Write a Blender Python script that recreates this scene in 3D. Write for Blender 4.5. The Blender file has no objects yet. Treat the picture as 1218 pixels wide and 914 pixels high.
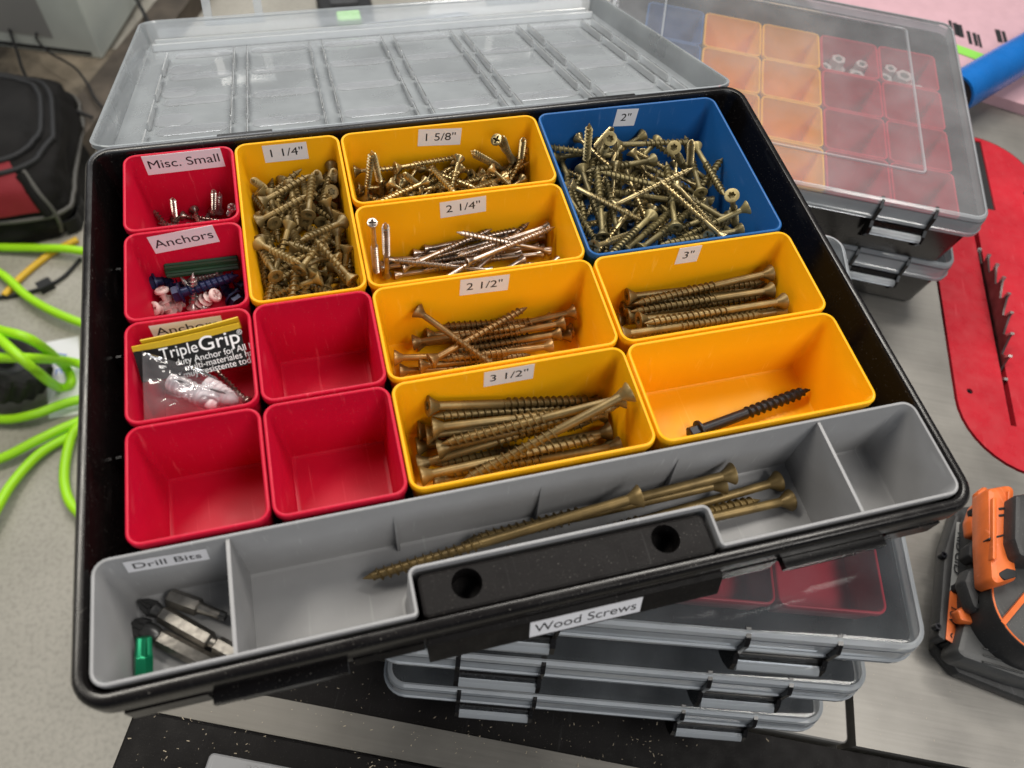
import bpy, bmesh, math, random
import numpy as np
from mathutils import Vector, Matrix, noise
random.seed(7); rng = np.random.default_rng(11)
MM = 0.001
scn = bpy.context.scene
col = scn.collection

# ------------------------------------------------------------------ camera (solved from the bin grid; units mm until scaled)
IW, IH, FPX = 1218.0, 914.0, 923.9
CAM = np.array([93.284, -330.112, 292.050])
RIGHT = np.array([0.96620479, -0.24257013, 0.08722409])
DOWN = np.array([-0.16606594, -0.84453635, -0.50909769])
FWD = np.array([0.1971558, 0.47740768, -0.8562777])
cd = bpy.data.cameras.new('camera'); cam = bpy.data.objects.new('camera', cd); col.objects.link(cam)
cam.matrix_world = Matrix(((RIGHT[0], -DOWN[0], -FWD[0], CAM[0]*MM), (RIGHT[1], -DOWN[1], -FWD[1], CAM[1]*MM),
                           (RIGHT[2], -DOWN[2], -FWD[2], CAM[2]*MM), (0, 0, 0, 1)))
cd.sensor_width = 36; cd.lens = FPX/IW*36; cd.clip_start = 0.01; cd.clip_end = 50
cd.dof.use_dof = True; cd.dof.focus_distance = 0.43; cd.dof.aperture_fstop = 9.5
scn.camera = cam

# ------------------------------------------------------------------ light: overhead shop tubes and the dim bounce of the garage
w = bpy.data.worlds.new('World'); scn.world = w; w.use_nodes = True
bgn = w.node_tree.nodes['Background']; bgn.inputs[0].default_value = (0.80, 0.88, 1.0, 1); bgn.inputs[1].default_value = 0.10
def area(name, loc, target, sx, sy, power, color):
    l = bpy.data.lights.new(name, 'AREA'); l.shape = 'RECTANGLE'; l.size = sx; l.size_y = sy; l.energy = power; l.color = color
    o = bpy.data.objects.new(name, l); col.objects.link(o); o.location = loc
    o.rotation_euler = (Vector(target)-Vector(loc)).to_track_quat('-Z', 'Y').to_euler()
    o['label'] = name.replace('_', ' ')+' lighting the workbench'; o['category'] = 'lamp'
    return o
area('shop_light', (-0.55, 0.75, 1.75), (0.1, 0.0, 0), 1.3, 0.2, 27, (1.0, 0.94, 0.84))
area('shop_light', (0.85, 0.75, 1.7), (0.25, 0.0, 0), 1.3, 0.2, 27, (1.0, 0.95, 0.87))
area('door_daylight', (0.05, -2.0, 1.05), (0.2, -0.25, -0.1), 1.8, 0.8, 12, (0.94, 0.97, 1.0))
area('shop_light', (0.85, -0.85, 1.45), (0.25, -0.28, -0.06), 1.0, 0.3, 15, (1.0, 0.96, 0.90))
area('added_back_light', (0.1, 2.6, 1.35), (0.2, 0.1, -0.1), 2.4, 1.0, 50, (0.97, 0.985, 1.0))  # unseen lamp added for bright reflections on the lids and steel
vs = scn.view_settings; vs.view_transform = 'Standard'; vs.look = 'None'; vs.exposure = -0.08; vs.gamma = 1.0
scn.render.engine = 'CYCLES'; scn.cycles.use_denoising = True
scn.cycles.max_bounces = 10; scn.cycles.transparent_max_bounces = 24; scn.cycles.diffuse_bounces = 4
scn.cycles.caustics_reflective = False; scn.cycles.caustics_refractive = False; scn.cycles.sample_clamp_indirect = 6

# ------------------------------------------------------------------ pixel to point
def ray(x, y):
    return FWD + RIGHT*((x-IW/2)/FPX) + DOWN*((y-IH/2)/FPX)
def un(x, y, z):
    d = ray(x, y); return CAM + d*((z-CAM[2])/d[2])
def unz(x, y, z):
    p = un(x, y, z); return (p[0], p[1], z)

# ------------------------------------------------------------------ materials
MATS = {}
def mat(name, rgb, rough=0.4, metal=0.0, spec=0.5, bump=0.0, bscale=400, vary=0.0, vscale=60, coat=0.0, rvar=0.0, sss=0.0, orand=0.0, scuff=0.0, dust=0.0):
    if name in MATS: return MATS[name]
    m = bpy.data.materials.new(name); m.use_nodes = True; nt = m.node_tree; b = nt.nodes['Principled BSDF']
    b.inputs['Base Color'].default_value = (*rgb, 1); b.inputs['Roughness'].default_value = rough
    b.inputs['Metallic'].default_value = metal; b.inputs['Specular IOR Level'].default_value = spec
    b.inputs['Coat Weight'].default_value = coat
    tc = nt.nodes.new('ShaderNodeTexCoord')
    def nz(scale, detail=4):
        n = nt.nodes.new('ShaderNodeTexNoise'); n.inputs['Scale'].default_value = scale; n.inputs['Detail'].default_value = detail
        nt.links.new(tc.outputs['Object'], n.inputs['Vector']); return n
    if vary > 0:
        n = nz(vscale); r = nt.nodes.new('ShaderNodeMapRange'); r.inputs[1].default_value = 0.3; r.inputs[2].default_value = 0.7
        r.inputs[3].default_value = 1-vary; r.inputs[4].default_value = 1+vary*0.6
        nt.links.new(n.outputs['Fac'], r.inputs[0])
        mx = nt.nodes.new('ShaderNodeVectorMath'); mx.operation = 'SCALE'; mx.inputs[0].default_value = rgb
        nt.links.new(r.outputs[0], mx.inputs['Scale']); nt.links.new(mx.outputs[0], b.inputs['Base Color'])
    def scale_color(fac_socket):
        mx = nt.nodes.new('ShaderNodeVectorMath'); mx.operation = 'SCALE'; src = b.inputs['Base Color'].links
        if src: nt.links.new(src[0].from_socket, mx.inputs[0])
        else: mx.inputs[0].default_value = rgb
        nt.links.new(fac_socket, mx.inputs['Scale']); nt.links.new(mx.outputs[0], b.inputs['Base Color'])
    def mix_color(fac_socket, c2):
        mx = nt.nodes.new('ShaderNodeMix'); mx.data_type = 'RGBA'; src = b.inputs['Base Color'].links
        if src: nt.links.new(src[0].from_socket, mx.inputs[6])
        else: mx.inputs[6].default_value = (*rgb, 1)
        mx.inputs[7].default_value = (*c2, 1); nt.links.new(fac_socket, mx.inputs[0]); nt.links.new(mx.outputs[2], b.inputs['Base Color'])
    if orand > 0:
        oi = nt.nodes.new('ShaderNodeObjectInfo'); r = nt.nodes.new('ShaderNodeMapRange'); r.inputs[3].default_value = 1-orand; r.inputs[4].default_value = 1+orand
        nt.links.new(oi.outputs['Random'], r.inputs[0]); scale_color(r.outputs[0])
    if scuff > 0:      # thin rub marks in two directions
        for k_, rot in enumerate(((0.4, 0.9, 0.5), (1.3, 0.2, 2.1))):
            mp = nt.nodes.new('ShaderNodeMapping'); mp.inputs['Rotation'].default_value = rot; mp.inputs['Scale'].default_value = (520, 26, 60)
            oi2 = nt.nodes.new('ShaderNodeObjectInfo'); sc2 = nt.nodes.new('ShaderNodeMath'); sc2.operation = 'MULTIPLY'; sc2.inputs[1].default_value = 37.0; nt.links.new(oi2.outputs['Random'], sc2.inputs[0]); nt.links.new(sc2.outputs[0], mp.inputs['Location'])
            nt.links.new(tc.outputs['Object'], mp.inputs['Vector'])
            n = nt.nodes.new('ShaderNodeTexNoise'); n.inputs['Scale'].default_value = 1.0; n.inputs['Detail'].default_value = 3; nt.links.new(mp.outputs[0], n.inputs['Vector'])
            r = nt.nodes.new('ShaderNodeMapRange'); r.inputs[1].default_value = 0.66; r.inputs[2].default_value = 0.76; r.inputs[3].default_value = 0; r.inputs[4].default_value = scuff
            nt.links.new(n.outputs['Fac'], r.inputs[0]); mix_color(r.outputs[0], tuple(min(1, c*1.3+0.10) for c in rgb))
    if dust > 0:
        n = nz(1500, 2); r = nt.nodes.new('ShaderNodeMapRange'); r.inputs[1].default_value = 0.69; r.inputs[2].default_value = 0.75; r.inputs[3].default_value = 0; r.inputs[4].default_value = dust
        nt.links.new(n.outputs['Fac'], r.inputs[0]); mix_color(r.outputs[0], (0.45, 0.42, 0.38))
    if rvar > 0:
        n = nz(90, 6); r = nt.nodes.new('ShaderNodeMapRange'); r.inputs[1].default_value = 0.3; r.inputs[2].default_value = 0.7
        r.inputs[3].default_value = max(0.02, rough-rvar); r.inputs[4].default_value = min(1, rough+rvar)
        nt.links.new(n.outputs['Fac'], r.inputs[0]); nt.links.new(r.outputs[0], b.inputs['Roughness'])
    if bump > 0:
        n = nz(bscale, 3); bp = nt.nodes.new('ShaderNodeBump'); bp.inputs['Strength'].default_value = bump; bp.inputs['Distance'].default_value = 0.0006
        nt.links.new(n.outputs['Fac'], bp.inputs['Height']); nt.links.new(bp.outputs[0], b.inputs['Normal'])
    if sss > 0:
        b.inputs['Subsurface Weight'].default_value = sss; b.inputs['Subsurface Radius'].default_value = (0.004, 0.002, 0.001)
    MATS[name] = m; return m

def milky(name, tint, clear, rough=0.25, white=(0.75, 0.82, 0.9), gloss=0.9, back=0.3):
    """frosted clear plastic: see-through + scattering + a sharp surface reflection"""
    if name in MATS: return MATS[name]
    m = bpy.data.materials.new(name); m.use_nodes = True; nt = m.node_tree; nt.nodes.clear()
    N = nt.nodes.new; out = N('ShaderNodeOutputMaterial')
    tr = N('ShaderNodeBsdfTransparent'); tr.inputs[0].default_value = (*tint, 1)
    df = N('ShaderNodeBsdfDiffuse'); df.inputs[0].default_value = (*white, 1)
    tl = N('ShaderNodeBsdfTranslucent'); tl.inputs[0].default_value = (*white, 1)
    a = N('ShaderNodeMixShader'); a.inputs[0].default_value = back; nt.links.new(df.outputs[0], a.inputs[1]); nt.links.new(tl.outputs[0], a.inputs[2])
    tc = N('ShaderNodeTexCoord'); nz = N('ShaderNodeTexNoise'); nz.inputs['Scale'].default_value = 26; nz.inputs['Detail'].default_value = 5
    nt.links.new(tc.outputs['Object'], nz.inputs['Vector'])
    mr = N('ShaderNodeMapRange'); mr.inputs[1].default_value = 0.3; mr.inputs[2].default_value = 0.7
    mr.inputs[3].default_value = 1-clear-0.05; mr.inputs[4].default_value = 1-clear+0.05; nt.links.new(nz.outputs['Fac'], mr.inputs[0])
    b = N('ShaderNodeMixShader'); nt.links.new(mr.outputs[0], b.inputs[0]); nt.links.new(tr.outputs[0], b.inputs[1]); nt.links.new(a.outputs[0], b.inputs[2])
    gl = N('ShaderNodeBsdfGlossy'); gl.inputs['Roughness'].default_value = rough; gl.inputs[0].default_value = (gloss, gloss, gloss, 1)
    fr = N('ShaderNodeFresnel'); fr.inputs[0].default_value = 1.47
    c = N('ShaderNodeMixShader'); nt.links.new(fr.outputs[0], c.inputs[0]); nt.links.new(b.outputs[0], c.inputs[1]); nt.links.new(gl.outputs[0], c.inputs[2])
    nt.links.new(c.outputs[0], out.inputs[0]); MATS[name] = m; return m

mat('red', (0.53, 0.0045, 0.031), 0.42, bump=0.03, rvar=0.06, spec=0.25, scuff=0.32, dust=0.25)
mat('yellow', (0.86, 0.41, 0.004), 0.42, bump=0.03, rvar=0.06, spec=0.25, scuff=0.32, dust=0.25)
mat('blue', (0.012, 0.098, 0.30), 0.40, bump=0.03, rvar=0.05, spec=0.3, scuff=0.32, dust=0.25)
mat('grey', (0.29, 0.29, 0.295), 0.42, bump=0.04, rvar=0.08, vary=0.06, scuff=0.35, dust=0.3)
mat('black', (0.005, 0.0042, 0.0042), 0.24, bump=0.012, bscale=700, rvar=0.05, spec=0.4, scuff=0.12, dust=0.35)
mat('black_matte', (0.006, 0.005, 0.005), 0.5, bump=0.12, bscale=900, rvar=0.1, spec=0.15, scuff=0.10, dust=0.22)
mat('paper', (0.80, 0.79, 0.82), 0.55)
mat('ink', (0.012, 0.012, 0.014), 0.6)
mat('white_ink', (0.8, 0.8, 0.8), 0.6)
mat('tan_screw', (0.235, 0.165, 0.062), 0.42, metal=0.35, bump=0.1, vary=0.35, vscale=120, orand=0.3)
mat('zinc_screw', (0.42, 0.33, 0.165), 0.30, metal=0.8, vary=0.45, vscale=150, orand=0.35)
mat('olive_screw', (0.215, 0.172, 0.075), 0.42, metal=0.45, vary=0.45, vscale=110, orand=0.35)
mat('steel_screw', (0.45, 0.38, 0.33), 0.28, metal=0.9, vary=0.35, vscale=140, orand=0.3)
mat('bronze_screw', (0.25, 0.145, 0.055), 0.38, metal=0.6, vary=0.35, vscale=120, orand=0.25)
mat('brown_screw', (0.215, 0.148, 0.056), 0.42, metal=0.5, vary=0.3, vscale=120, orand=0.22)
mat('silver', (0.50, 0.47, 0.45), 0.32, metal=0.8, vary=0.25, vscale=140)
mat('bright_zinc', (0.80, 0.80, 0.78), 0.32, metal=0.6, vary=0.2)
mat('bit_steel', (0.33, 0.31, 0.28), 0.30, metal=0.9, vary=0.35, vscale=200, bump=0.15)
mat('bit_dark', (0.10, 0.10, 0.10), 0.35, metal=0.8, vary=0.3)
mat('green_metal', (0.01, 0.28, 0.13), 0.28, metal=0.6)
mat('black_iron', (0.012, 0.013, 0.018), 0.42, metal=0.4, bump=0.2)
mat('blue_screw', (0.012, 0.02, 0.075), 0.40, metal=0.3, vary=0.4)
mat('green_rib', (0.01, 0.055, 0.022), 0.5)
mat('pale_pink', (0.70, 0.56, 0.53), 0.45)
mat('white_nylon', (0.78, 0.74, 0.76), 0.35)
mat('card_yellow', (0.72, 0.50, 0.02), 0.45)
mat('card_black', (0.010, 0.010, 0.010), 0.5, spec=0.2)
mat('orange', (0.72, 0.15, 0.028), 0.45, bump=0.08, vary=0.2, vscale=60, scuff=0.5, dust=0.5)
mat('dark_grey', (0.030, 0.030, 0.031), 0.55, bump=0.2, bscale=900, vary=0.3, vscale=50, scuff=0.35, dust=0.5)
mat('mid_grey', (0.065, 0.066, 0.066), 0.5, bump=0.15, vary=0.25, vscale=50, scuff=0.35, dust=0.4)
mat('label_grey', (0.30, 0.30, 0.29), 0.45)
mat('rubber', (0.012, 0.012, 0.013), 0.7, bump=0.2)
mat('throat_red', (0.52, 0.022, 0.035), 0.34, vary=0.12, vscale=25, rvar=0.12, bump=0.06, bscale=250, scuff=0.4, dust=0.4)
mat('blade', (0.16, 0.13, 0.125), 0.38, metal=0.9, vary=0.5, vscale=70)
mat('hose', (0.40, 0.82, 0.012), 0.42)
mat('yellow_cord', (0.80, 0.48, 0.02), 0.45)
mat('bag_fabric', (0.010, 0.009, 0.0085), 0.75, spec=0.2, bump=0.5, bscale=600, vary=0.4, vscale=20)
mat('bag_red', (0.25, 0.01, 0.018), 0.7, bump=0.4, bscale=600)
mat('piping', (0.10, 0.095, 0.085), 0.6)
mat('cabinet', (0.60, 0.64, 0.60), 0.5, vary=0.12, vscale=8)
mat('wood_dark', (0.085, 0.068, 0.052), 0.8, vary=0.6, vscale=14, bump=0.5, bscale=90)
mat('board_dirty', (0.21, 0.175, 0.13), 0.85, vary=0.85, vscale=12, bump=0.5, bscale=60)
mat('foam_pink', (0.55, 0.34, 0.38), 0.6, vary=0.06)
mat('foam_green', (0.25, 0.62, 0.09), 0.5)
mat('pipe_blue', (0.008, 0.13, 0.44), 0.28, rvar=0.1, vary=0.15, vscale=20)
mat('sawdust', (0.62, 0.52, 0.38), 0.8)
mat('print_blue', (0.1, 0.2, 0.6), 0.6)
mat('tread', (0.02, 0.018, 0.016), 0.8, bump=0.6, bscale=200, vary=0.4)
lidm = milky('lid_clear', (0.97, 0.98, 1.0), 0.68, 0.07, white=(0.90, 0.96, 1.0), back=0.12)
lidr = milky('lid_rib', (0.97, 0.98, 1.0), 0.50, 0.05, white=(0.95, 0.98, 1.0), back=0.2)
lidb = milky('lid_band', (0.97, 0.98, 1.0), 0.80, 0.06, white=(0.95, 0.97, 1.0))
lidg = milky('lid_grey', (0.95, 0.96, 0.97), 0.88, 0.08, white=(0.72, 0.78, 0.84))
lidg2 = milky('lid_glare', (0.95, 0.96, 0.97), 0.79, 0.16, white=(0.88, 0.90, 0.94), gloss=0.45)  # whiter and milkier: the glare on this lid is put into its colour
lide = milky('lid_edge', (0.92, 0.94, 0.96), 0.55, 0.10, white=(0.78, 0.82, 0.86))
bagm = milky('poly_bag', (0.98, 0.97, 0.98), 0.92, 0.08, white=(0.85, 0.82, 0.84), gloss=0.8)

def metal_table(name, base, streak, dust):
    m = bpy.data.materials.new(name); m.use_nodes = True; nt = m.node_tree; b = nt.nodes['Principled BSDF']; N = nt.nodes.new; L = nt.links.new
    tc = N('ShaderNodeTexCoord'); mp = N('ShaderNodeMapping'); mp.inputs['Rotation'].default_value = (0, 0, math.radians(23.5)); mp.inputs['Scale'].default_value = (6, 160, 1)
    L(tc.outputs['Object'], mp.inputs['Vector'])
    n1 = N('ShaderNodeTexNoise'); n1.inputs['Scale'].default_value = 3; n1.inputs['Detail'].default_value = 6; L(mp.outputs[0], n1.inputs['Vector'])
    n2 = N('ShaderNodeTexNoise'); n2.inputs['Scale'].default_value = 14; n2.inputs['Detail'].default_value = 7; L(tc.outputs['Object'], n2.inputs['Vector'])
    ad = N('ShaderNodeMath'); ad.operation = 'MULTIPLY_ADD'; ad.inputs[1].default_value = streak; L(n1.outputs['Fac'], ad.inputs[0]); L(n2.outputs['Fac'], ad.inputs[2])
    r = N('ShaderNodeValToRGB'); e = r.color_ramp.elements
    e[0].position = 0.35; e[0].color = (*[c*0.66 for c in base], 1); e[1].position = 0.85+streak*0.4; e[1].color = (*[c*1.25 for c in base], 1)
    L(ad.outputs[0], r.inputs[0]); L(r.outputs[0], b.inputs['Base Color'])
    b.inputs['Metallic'].default_value = 0.75
    rr = N('ShaderNodeMapRange'); rr.inputs[3].default_value = 0.38; rr.inputs[4].default_value = 0.62; L(n2.outputs['Fac'], rr.inputs[0]); L(rr.outputs[0], b.inputs['Roughness'])
    bp = N('ShaderNodeBump'); bp.inputs['Strength'].default_value = 0.12; bp.inputs['Distance'].default_value = 0.0005; L(n1.outputs['Fac'], bp.inputs['Height']); L(bp.outputs[0], b.inputs['Normal'])
    MATS[name] = m
metal_table('saw_steel', (0.35, 0.335, 0.31), 0.22, 0)
metal_table('alu_strip', (0.20, 0.19, 0.172), 0.2, 0)

def concrete():
    m = bpy.data.materials.new('concrete'); m.use_nodes = True; nt = m.node_tree; b = nt.nodes['Principled BSDF']; N = nt.nodes.new; L = nt.links.new
    tc = N('ShaderNodeTexCoord')
    n1 = N('ShaderNodeTexNoise'); n1.inputs['Scale'].default_value = 4; n1.inputs['Detail'].default_value = 9; n1.inputs['Roughness'].default_value = 0.65; L(tc.outputs['Object'], n1.inputs['Vector'])
    r = N('ShaderNodeValToRGB'); e = r.color_ramp.elements
    e[0].position = 0.3; e[0].color = (0.33, 0.31, 0.265, 1); e[1].position = 0.72; e[1].color = (0.47, 0.44, 0.38, 1)
    L(n1.outputs['Fac'], r.inputs[0])
    n2 = N('ShaderNodeTexNoise'); n2.inputs['Scale'].default_value = 150; n2.inputs['Detail'].default_value = 4; L(tc.outputs['Object'], n2.inputs['Vector'])
    mx = N('ShaderNodeMix'); mx.data_type = 'RGBA'; mx.blend_type = 'MULTIPLY'; mx.inputs[0].default_value = 0.18
    r2 = N('ShaderNodeValToRGB'); r2.color_ramp.elements[0].position = 0.32; r2.color_ramp.elements[1].position = 0.55; L(n2.outputs['Fac'], r2.inputs[0])
    L(r.outputs[0], mx.inputs[6]); L(r2.outputs[0], mx.inputs[7]); L(mx.outputs[2], b.inputs['Base Color']); b.inputs['Roughness'].default_value = 0.8
    bp = N('ShaderNodeBump'); bp.inputs['Strength'].default_value = 0.3; bp.inputs['Distance'].default_value = 0.003; L(n2.outputs['Fac'], bp.inputs['Height']); L(bp.outputs[0], b.inputs['Normal'])
    MATS['concrete'] = m
concrete()

# ------------------------------------------------------------------ helpers
def mesh_of(name, verts, faces, smooth=35):
    me = bpy.data.meshes.new(name)
    me.from_pydata([(v[0]*MM, v[1]*MM, v[2]*MM) for v in verts], [], faces); me.validate(); me.update()
    if smooth:
        me.polygons.foreach_set('use_smooth', [True]*len(me.polygons)); me.set_sharp_from_angle(angle=math.radians(smooth))
    return me
def link(name, me, m, parent=None, loc=None, kind=None):
    o = bpy.data.objects.new(name, me)
    if me is not None and m is not None and not me.materials: me.materials.append(MATS[m] if isinstance(m, str) else m)
    col.objects.link(o)
    if parent: o.parent = parent
    if loc is not None: o.location = Vector(loc)*MM
    if kind: o['kind'] = kind
    return o
def tag(o, label, cat, group=None):
    o['label'] = label; o['category'] = cat
    if group: o['group'] = group
    return o
def thing(name, label, cat, loc=(0, 0, 0), rz=0, group=None):
    o = bpy.data.objects.new(name, None); o.empty_display_size = 0.01; col.objects.link(o)
    o.location = Vector(loc)*MM; o.rotation_euler = (0, 0, rz); return tag(o, label, cat, group)
class MB:
    def __init__(s): s.v = []; s.f = []
    def add(s, v, f):
        b = len(s.v); s.v += [tuple(p) for p in v]; s.f += [tuple(i+b for i in q) for q in f]; return s
    def box(s, x0, x1, y0, y1, z0, z1, M=None):
        v = [(x, y, z) for z in (z0, z1) for y in (y0, y1) for x in (x0, x1)]
        if M is not None: v = [tuple(M @ Vector(p)) for p in v]
        return s.add(v, [(0, 2, 3, 1), (4, 5, 7, 6), (0, 1, 5, 4), (2, 6, 7, 3), (0, 4, 6, 2), (1, 3, 7, 5)])
    def loft(s, rings, cap0=True, cap1=True, closed=True):
        n = len(rings[0]); b = len(s.v)
        for r in rings: s.v += [tuple(p) for p in r]
        for i in range(len(rings)-1):
            for j in range(n if closed else n-1):
                k = (j+1) % n; s.f.append((b+i*n+j, b+i*n+k, b+(i+1)*n+k, b+(i+1)*n+j))
        if cap0: s.f.append(tuple(b+j for j in range(n))[::-1])
        if cap1: s.f.append(tuple(b+(len(rings)-1)*n+j for j in range(n)))
        return s
    def tube(s, pts, r, n=10, cap=True):
        P = [Vector(p) for p in pts]; rings = []; up = Vector((0, 0, 1))
        rr = r if hasattr(r, '__len__') else [r]*len(P)
        for i, p in enumerate(P):
            t = (P[min(i+1, len(P)-1)]-P[max(i-1, 0)]).normalized()
            a = t.cross(up)
            if a.length < 1e-3: a = t.cross(Vector((1, 0, 0)))
            a.normalize(); b = a.cross(t)
            rings.append([tuple(p+(a*math.cos(q)+b*math.sin(q))*rr[i]) for q in [2*math.pi*k/n for k in range(n)]])
        return s.loft(rings, cap, cap)
    def mesh(s, name, smooth=35): return mesh_of(name, s.v, s.f, smooth)
    def build(s, name, m, parent=None, loc=None, smooth=35, kind=None): return link(name, s.mesh(name, smooth), m, parent, loc, kind)
class Outline(list): pass
def rounded(pts, radii, seg=6):
    """counter-clockwise polygon with rounded corners"""
    out = Outline(); n = len(pts); rad = list(radii) if hasattr(radii, '__len__') else [radii]*n
    out.pts, out.rad, out.seg = [tuple(p) for p in pts], rad, seg
    for i in range(n):
        p = Vector(pts[i]); a = (Vector(pts[i-1])-p); b = (Vector(pts[(i+1) % n])-p); r = rad[i]
        a.normalize(); b.normalize(); ang = a.angle(b); d = r/math.tan(ang/2)
        c = p+(a+b).normalized()*(r/math.sin(ang/2)); s0 = p+a*d; s1 = p+b*d
        a0 = math.atan2(s0.y-c.y, s0.x-c.x); a1 = math.atan2(s1.y-c.y, s1.x-c.x); da = (a1-a0+math.pi) % (2*math.pi)-math.pi
        for k in range(seg+1):
            q = a0+da*k/seg; out.append((c.x+r*math.cos(q), c.y+r*math.sin(q)))
    return out
def inset(poly, d):
    """move the outline inwards by d; corners stay round and never fold over"""
    src = poly.pts if hasattr(poly, 'pts') else list(poly); n = len(src); out = []; rad = []
    for i in range(n):
        p = Vector(src[i]); e0 = (p-Vector(src[i-1])).normalized(); e1 = (Vector(src[(i+1) % n])-p).normalized()
        n0 = Vector((-e0.y, e0.x)); n1 = Vector((-e1.y, e1.x)); m = n0+n1; m = m/max(0.3, m.length_squared)*2
        out.append((p.x+m.x*d, p.y+m.y*d)); cr = e0.x*e1.y-e0.y*e1.x
        if hasattr(poly, 'pts'): rad.append(max(0.25, poly.rad[i]-d if cr > 0 else poly.rad[i]+d))
    return rounded(out, rad, poly.seg) if hasattr(poly, 'pts') else out
def rings_of(poly, prof): return [[(x, y, z) for x, y in inset(poly, d)] for d, z in prof]
def rect(x0, x1, y0, y1): return [(x0, y0), (x1, y0), (x1, y1), (x0, y1)]
def text(s, size, m, parent, M, bold=False, squash=1.0, name='lettering'):
    cu = bpy.data.curves.new('t', 'FONT'); cu.body = s; cu.size = size*MM; cu.align_x = 'CENTER'; cu.align_y = 'CENTER'
    cu.extrude = 0.00004; cu.offset = 0.000035*size/8 if bold else 0.0
    t = bpy.data.objects.new('t', cu); col.objects.link(t)
    dg = bpy.context.evaluated_depsgraph_get(); me = bpy.data.meshes.new_from_object(t.evaluated_get(dg))
    bpy.data.objects.remove(t); me.materials.clear()
    me.transform(Matrix.Diagonal((squash, 1, 1, 1)))
    o = link(name, me, m, parent); o.matrix_local = M; return o
def frame(org, xd, yd):
    """4x4 (metres) from mm origin and two directions"""
    x = Vector(xd).normalized(); y = Vector(yd); y = (y-x*y.dot(x)).normalized(); z = x.cross(y); o = Vector(org)*MM
    return Matrix(((x.x, y.x, z.x, o.x), (x.y, y.y, z.y, o.y), (x.z, y.z, z.z, o.z), (0, 0, 0, 1)))
def spline(pts, n=8):
    P = [Vector(p) for p in pts]; P = [P[0]*2-P[1]]+P+[P[-1]*2-P[-2]]; out = []
    for i in range(1, len(P)-2):
        for k in range(n):
            t = k/n; a, b, c, d = P[i-1:i+3]
            out.append(0.5*((2*b)+(c-a)*t+(2*a-5*b+4*c-d)*t*t+(3*b-a-3*c+d)*t**3))
    out.append(P[-2]); return out
def plate_holes(outer, holes, z0, z1):
    """flat plate with through-holes, from 2D loops"""
    bm = bmesh.new()
    loops = [outer]+holes; ed = []; top = []
    for lp in loops:
        vv = [bm.verts.new((x*MM, y*MM, z1*MM)) for x, y in lp]; top.append(vv)
        ed += [bm.edges.new((vv[i], vv[(i+1) % len(vv)])) for i in range(len(vv))]
    bmesh.ops.triangle_fill(bm, edges=ed, use_beauty=True)
    for f in bm.faces:
        f.normal_update()
        if f.normal.z < 0: f.normal_flip()
    for vv in top:
        low = [bm.verts.new((v.co.x, v.co.y, z0*MM)) for v in vv]
        for i in range(len(vv)):
            j = (i+1) % len(vv); bm.faces.new((vv[i], low[i], low[j], vv[j]))
    me = bpy.data.meshes.new('plate'); bm.to_mesh(me); bm.free(); return me
circ = lambda cx, cy, r, n=24: [(cx+r*math.cos(2*math.pi*k/n), cy+r*math.sin(2*math.pi*k/n)) for k in range(n)]

CW, CH = 54.0, 52.23         # bin grid pitch
TABLE = -240.0; FLOOR = -900.0; CASE_H = 61.0

# ------------------------------------------------------------------ setting: floor
fl = MB(); fl.box(-3500, 3500, -2500, 5000, FLOOR-20, FLOOR); fl.build('floor', 'concrete', kind='structure')

# ------------------------------------------------------------------ table saw top
A = Vector((0.917, -0.40, 0)).normalized(); V = Vector((0.40, 0.917, 0)).normalized()   # table axes
FRT = Matrix(((A.x, V.x, 0, 0), (A.y, V.y, 0, 0), (0, 0, 1, 0), (0, 0, 0, 1)))
def tab(p): return (p[0]*A.x+p[1]*A.y, p[0]*V.x+p[1]*V.y)
saw = thing('table_saw', 'grey steel table saw top the storage cases stand on', 'table saw', (0, 0, 0), math.atan2(A.y, A.x))
xl = tab(un(156, 854, TABLE))[0]; yf = tab(un(980, 880, TABLE))[1]; jx = tab(un(1013, 870, TABLE))[0]; yb = 640
plate_c = (640, 122, 403, 60)   # throat plate: across, front end, back end, radius (table axes)
stad = lambda c, r, n=20: [(c[0]+r*math.cos(a), c[1]+r*math.sin(a)) for a in [math.pi+math.pi*k/n for k in range(n+1)]]+[(c[0]+r*math.cos(a), c[2]+r*math.sin(a)) for a in [math.pi*k/n for k in range(n+1)]]
yfar = tab(un(1185, 118, TABLE))[1]
top = plate_holes(rect(jx+2.5, 1300, yf, yb), [stad(plate_c, plate_c[3]+2.0)], TABLE-28, TABLE)
link('table_top', top, 'saw_steel', saw)
MB().loft(rings_of(rounded(rect(xl+20, jx-2.5, yf, yb), 4, 3), [(1, TABLE-28), (0, TABLE-27), (0, TABLE-1), (1, TABLE)])).build('extension_wing', 'saw_steel', saw)
t1 = tab(un(320, 827, TABLE)); b1 = tab(un(208, 847, TABLE)); b2 = tab(un(508, 914, TABLE))
ystop = t1[1]; ysbot = (b1[1]+b2[1])/2
MB().box(xl+6, 700, ystop, yf-3, TABLE-40, TABLE-6).build('front_rail', 'black_matte', saw)
MB().box(xl+6, 700, ysbot, ystop-0.5, TABLE-40, TABLE-2).build('rail_strip', 'alu_strip', saw)
MB().loft(rings_of(rounded(rect(xl, 700, ysbot-75, ysbot-0.5), 3, 3), [(1.5, TABLE-45), (0, TABLE-43), (0, TABLE-1.5), (1.5, TABLE)])).build('fence_rail', 'black_matte', saw)
MB().box(xl+120, 1150, yf+60, yb-60, FLOOR, TABLE-28.2).build('cabinet', 'dark_grey', saw)

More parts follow.
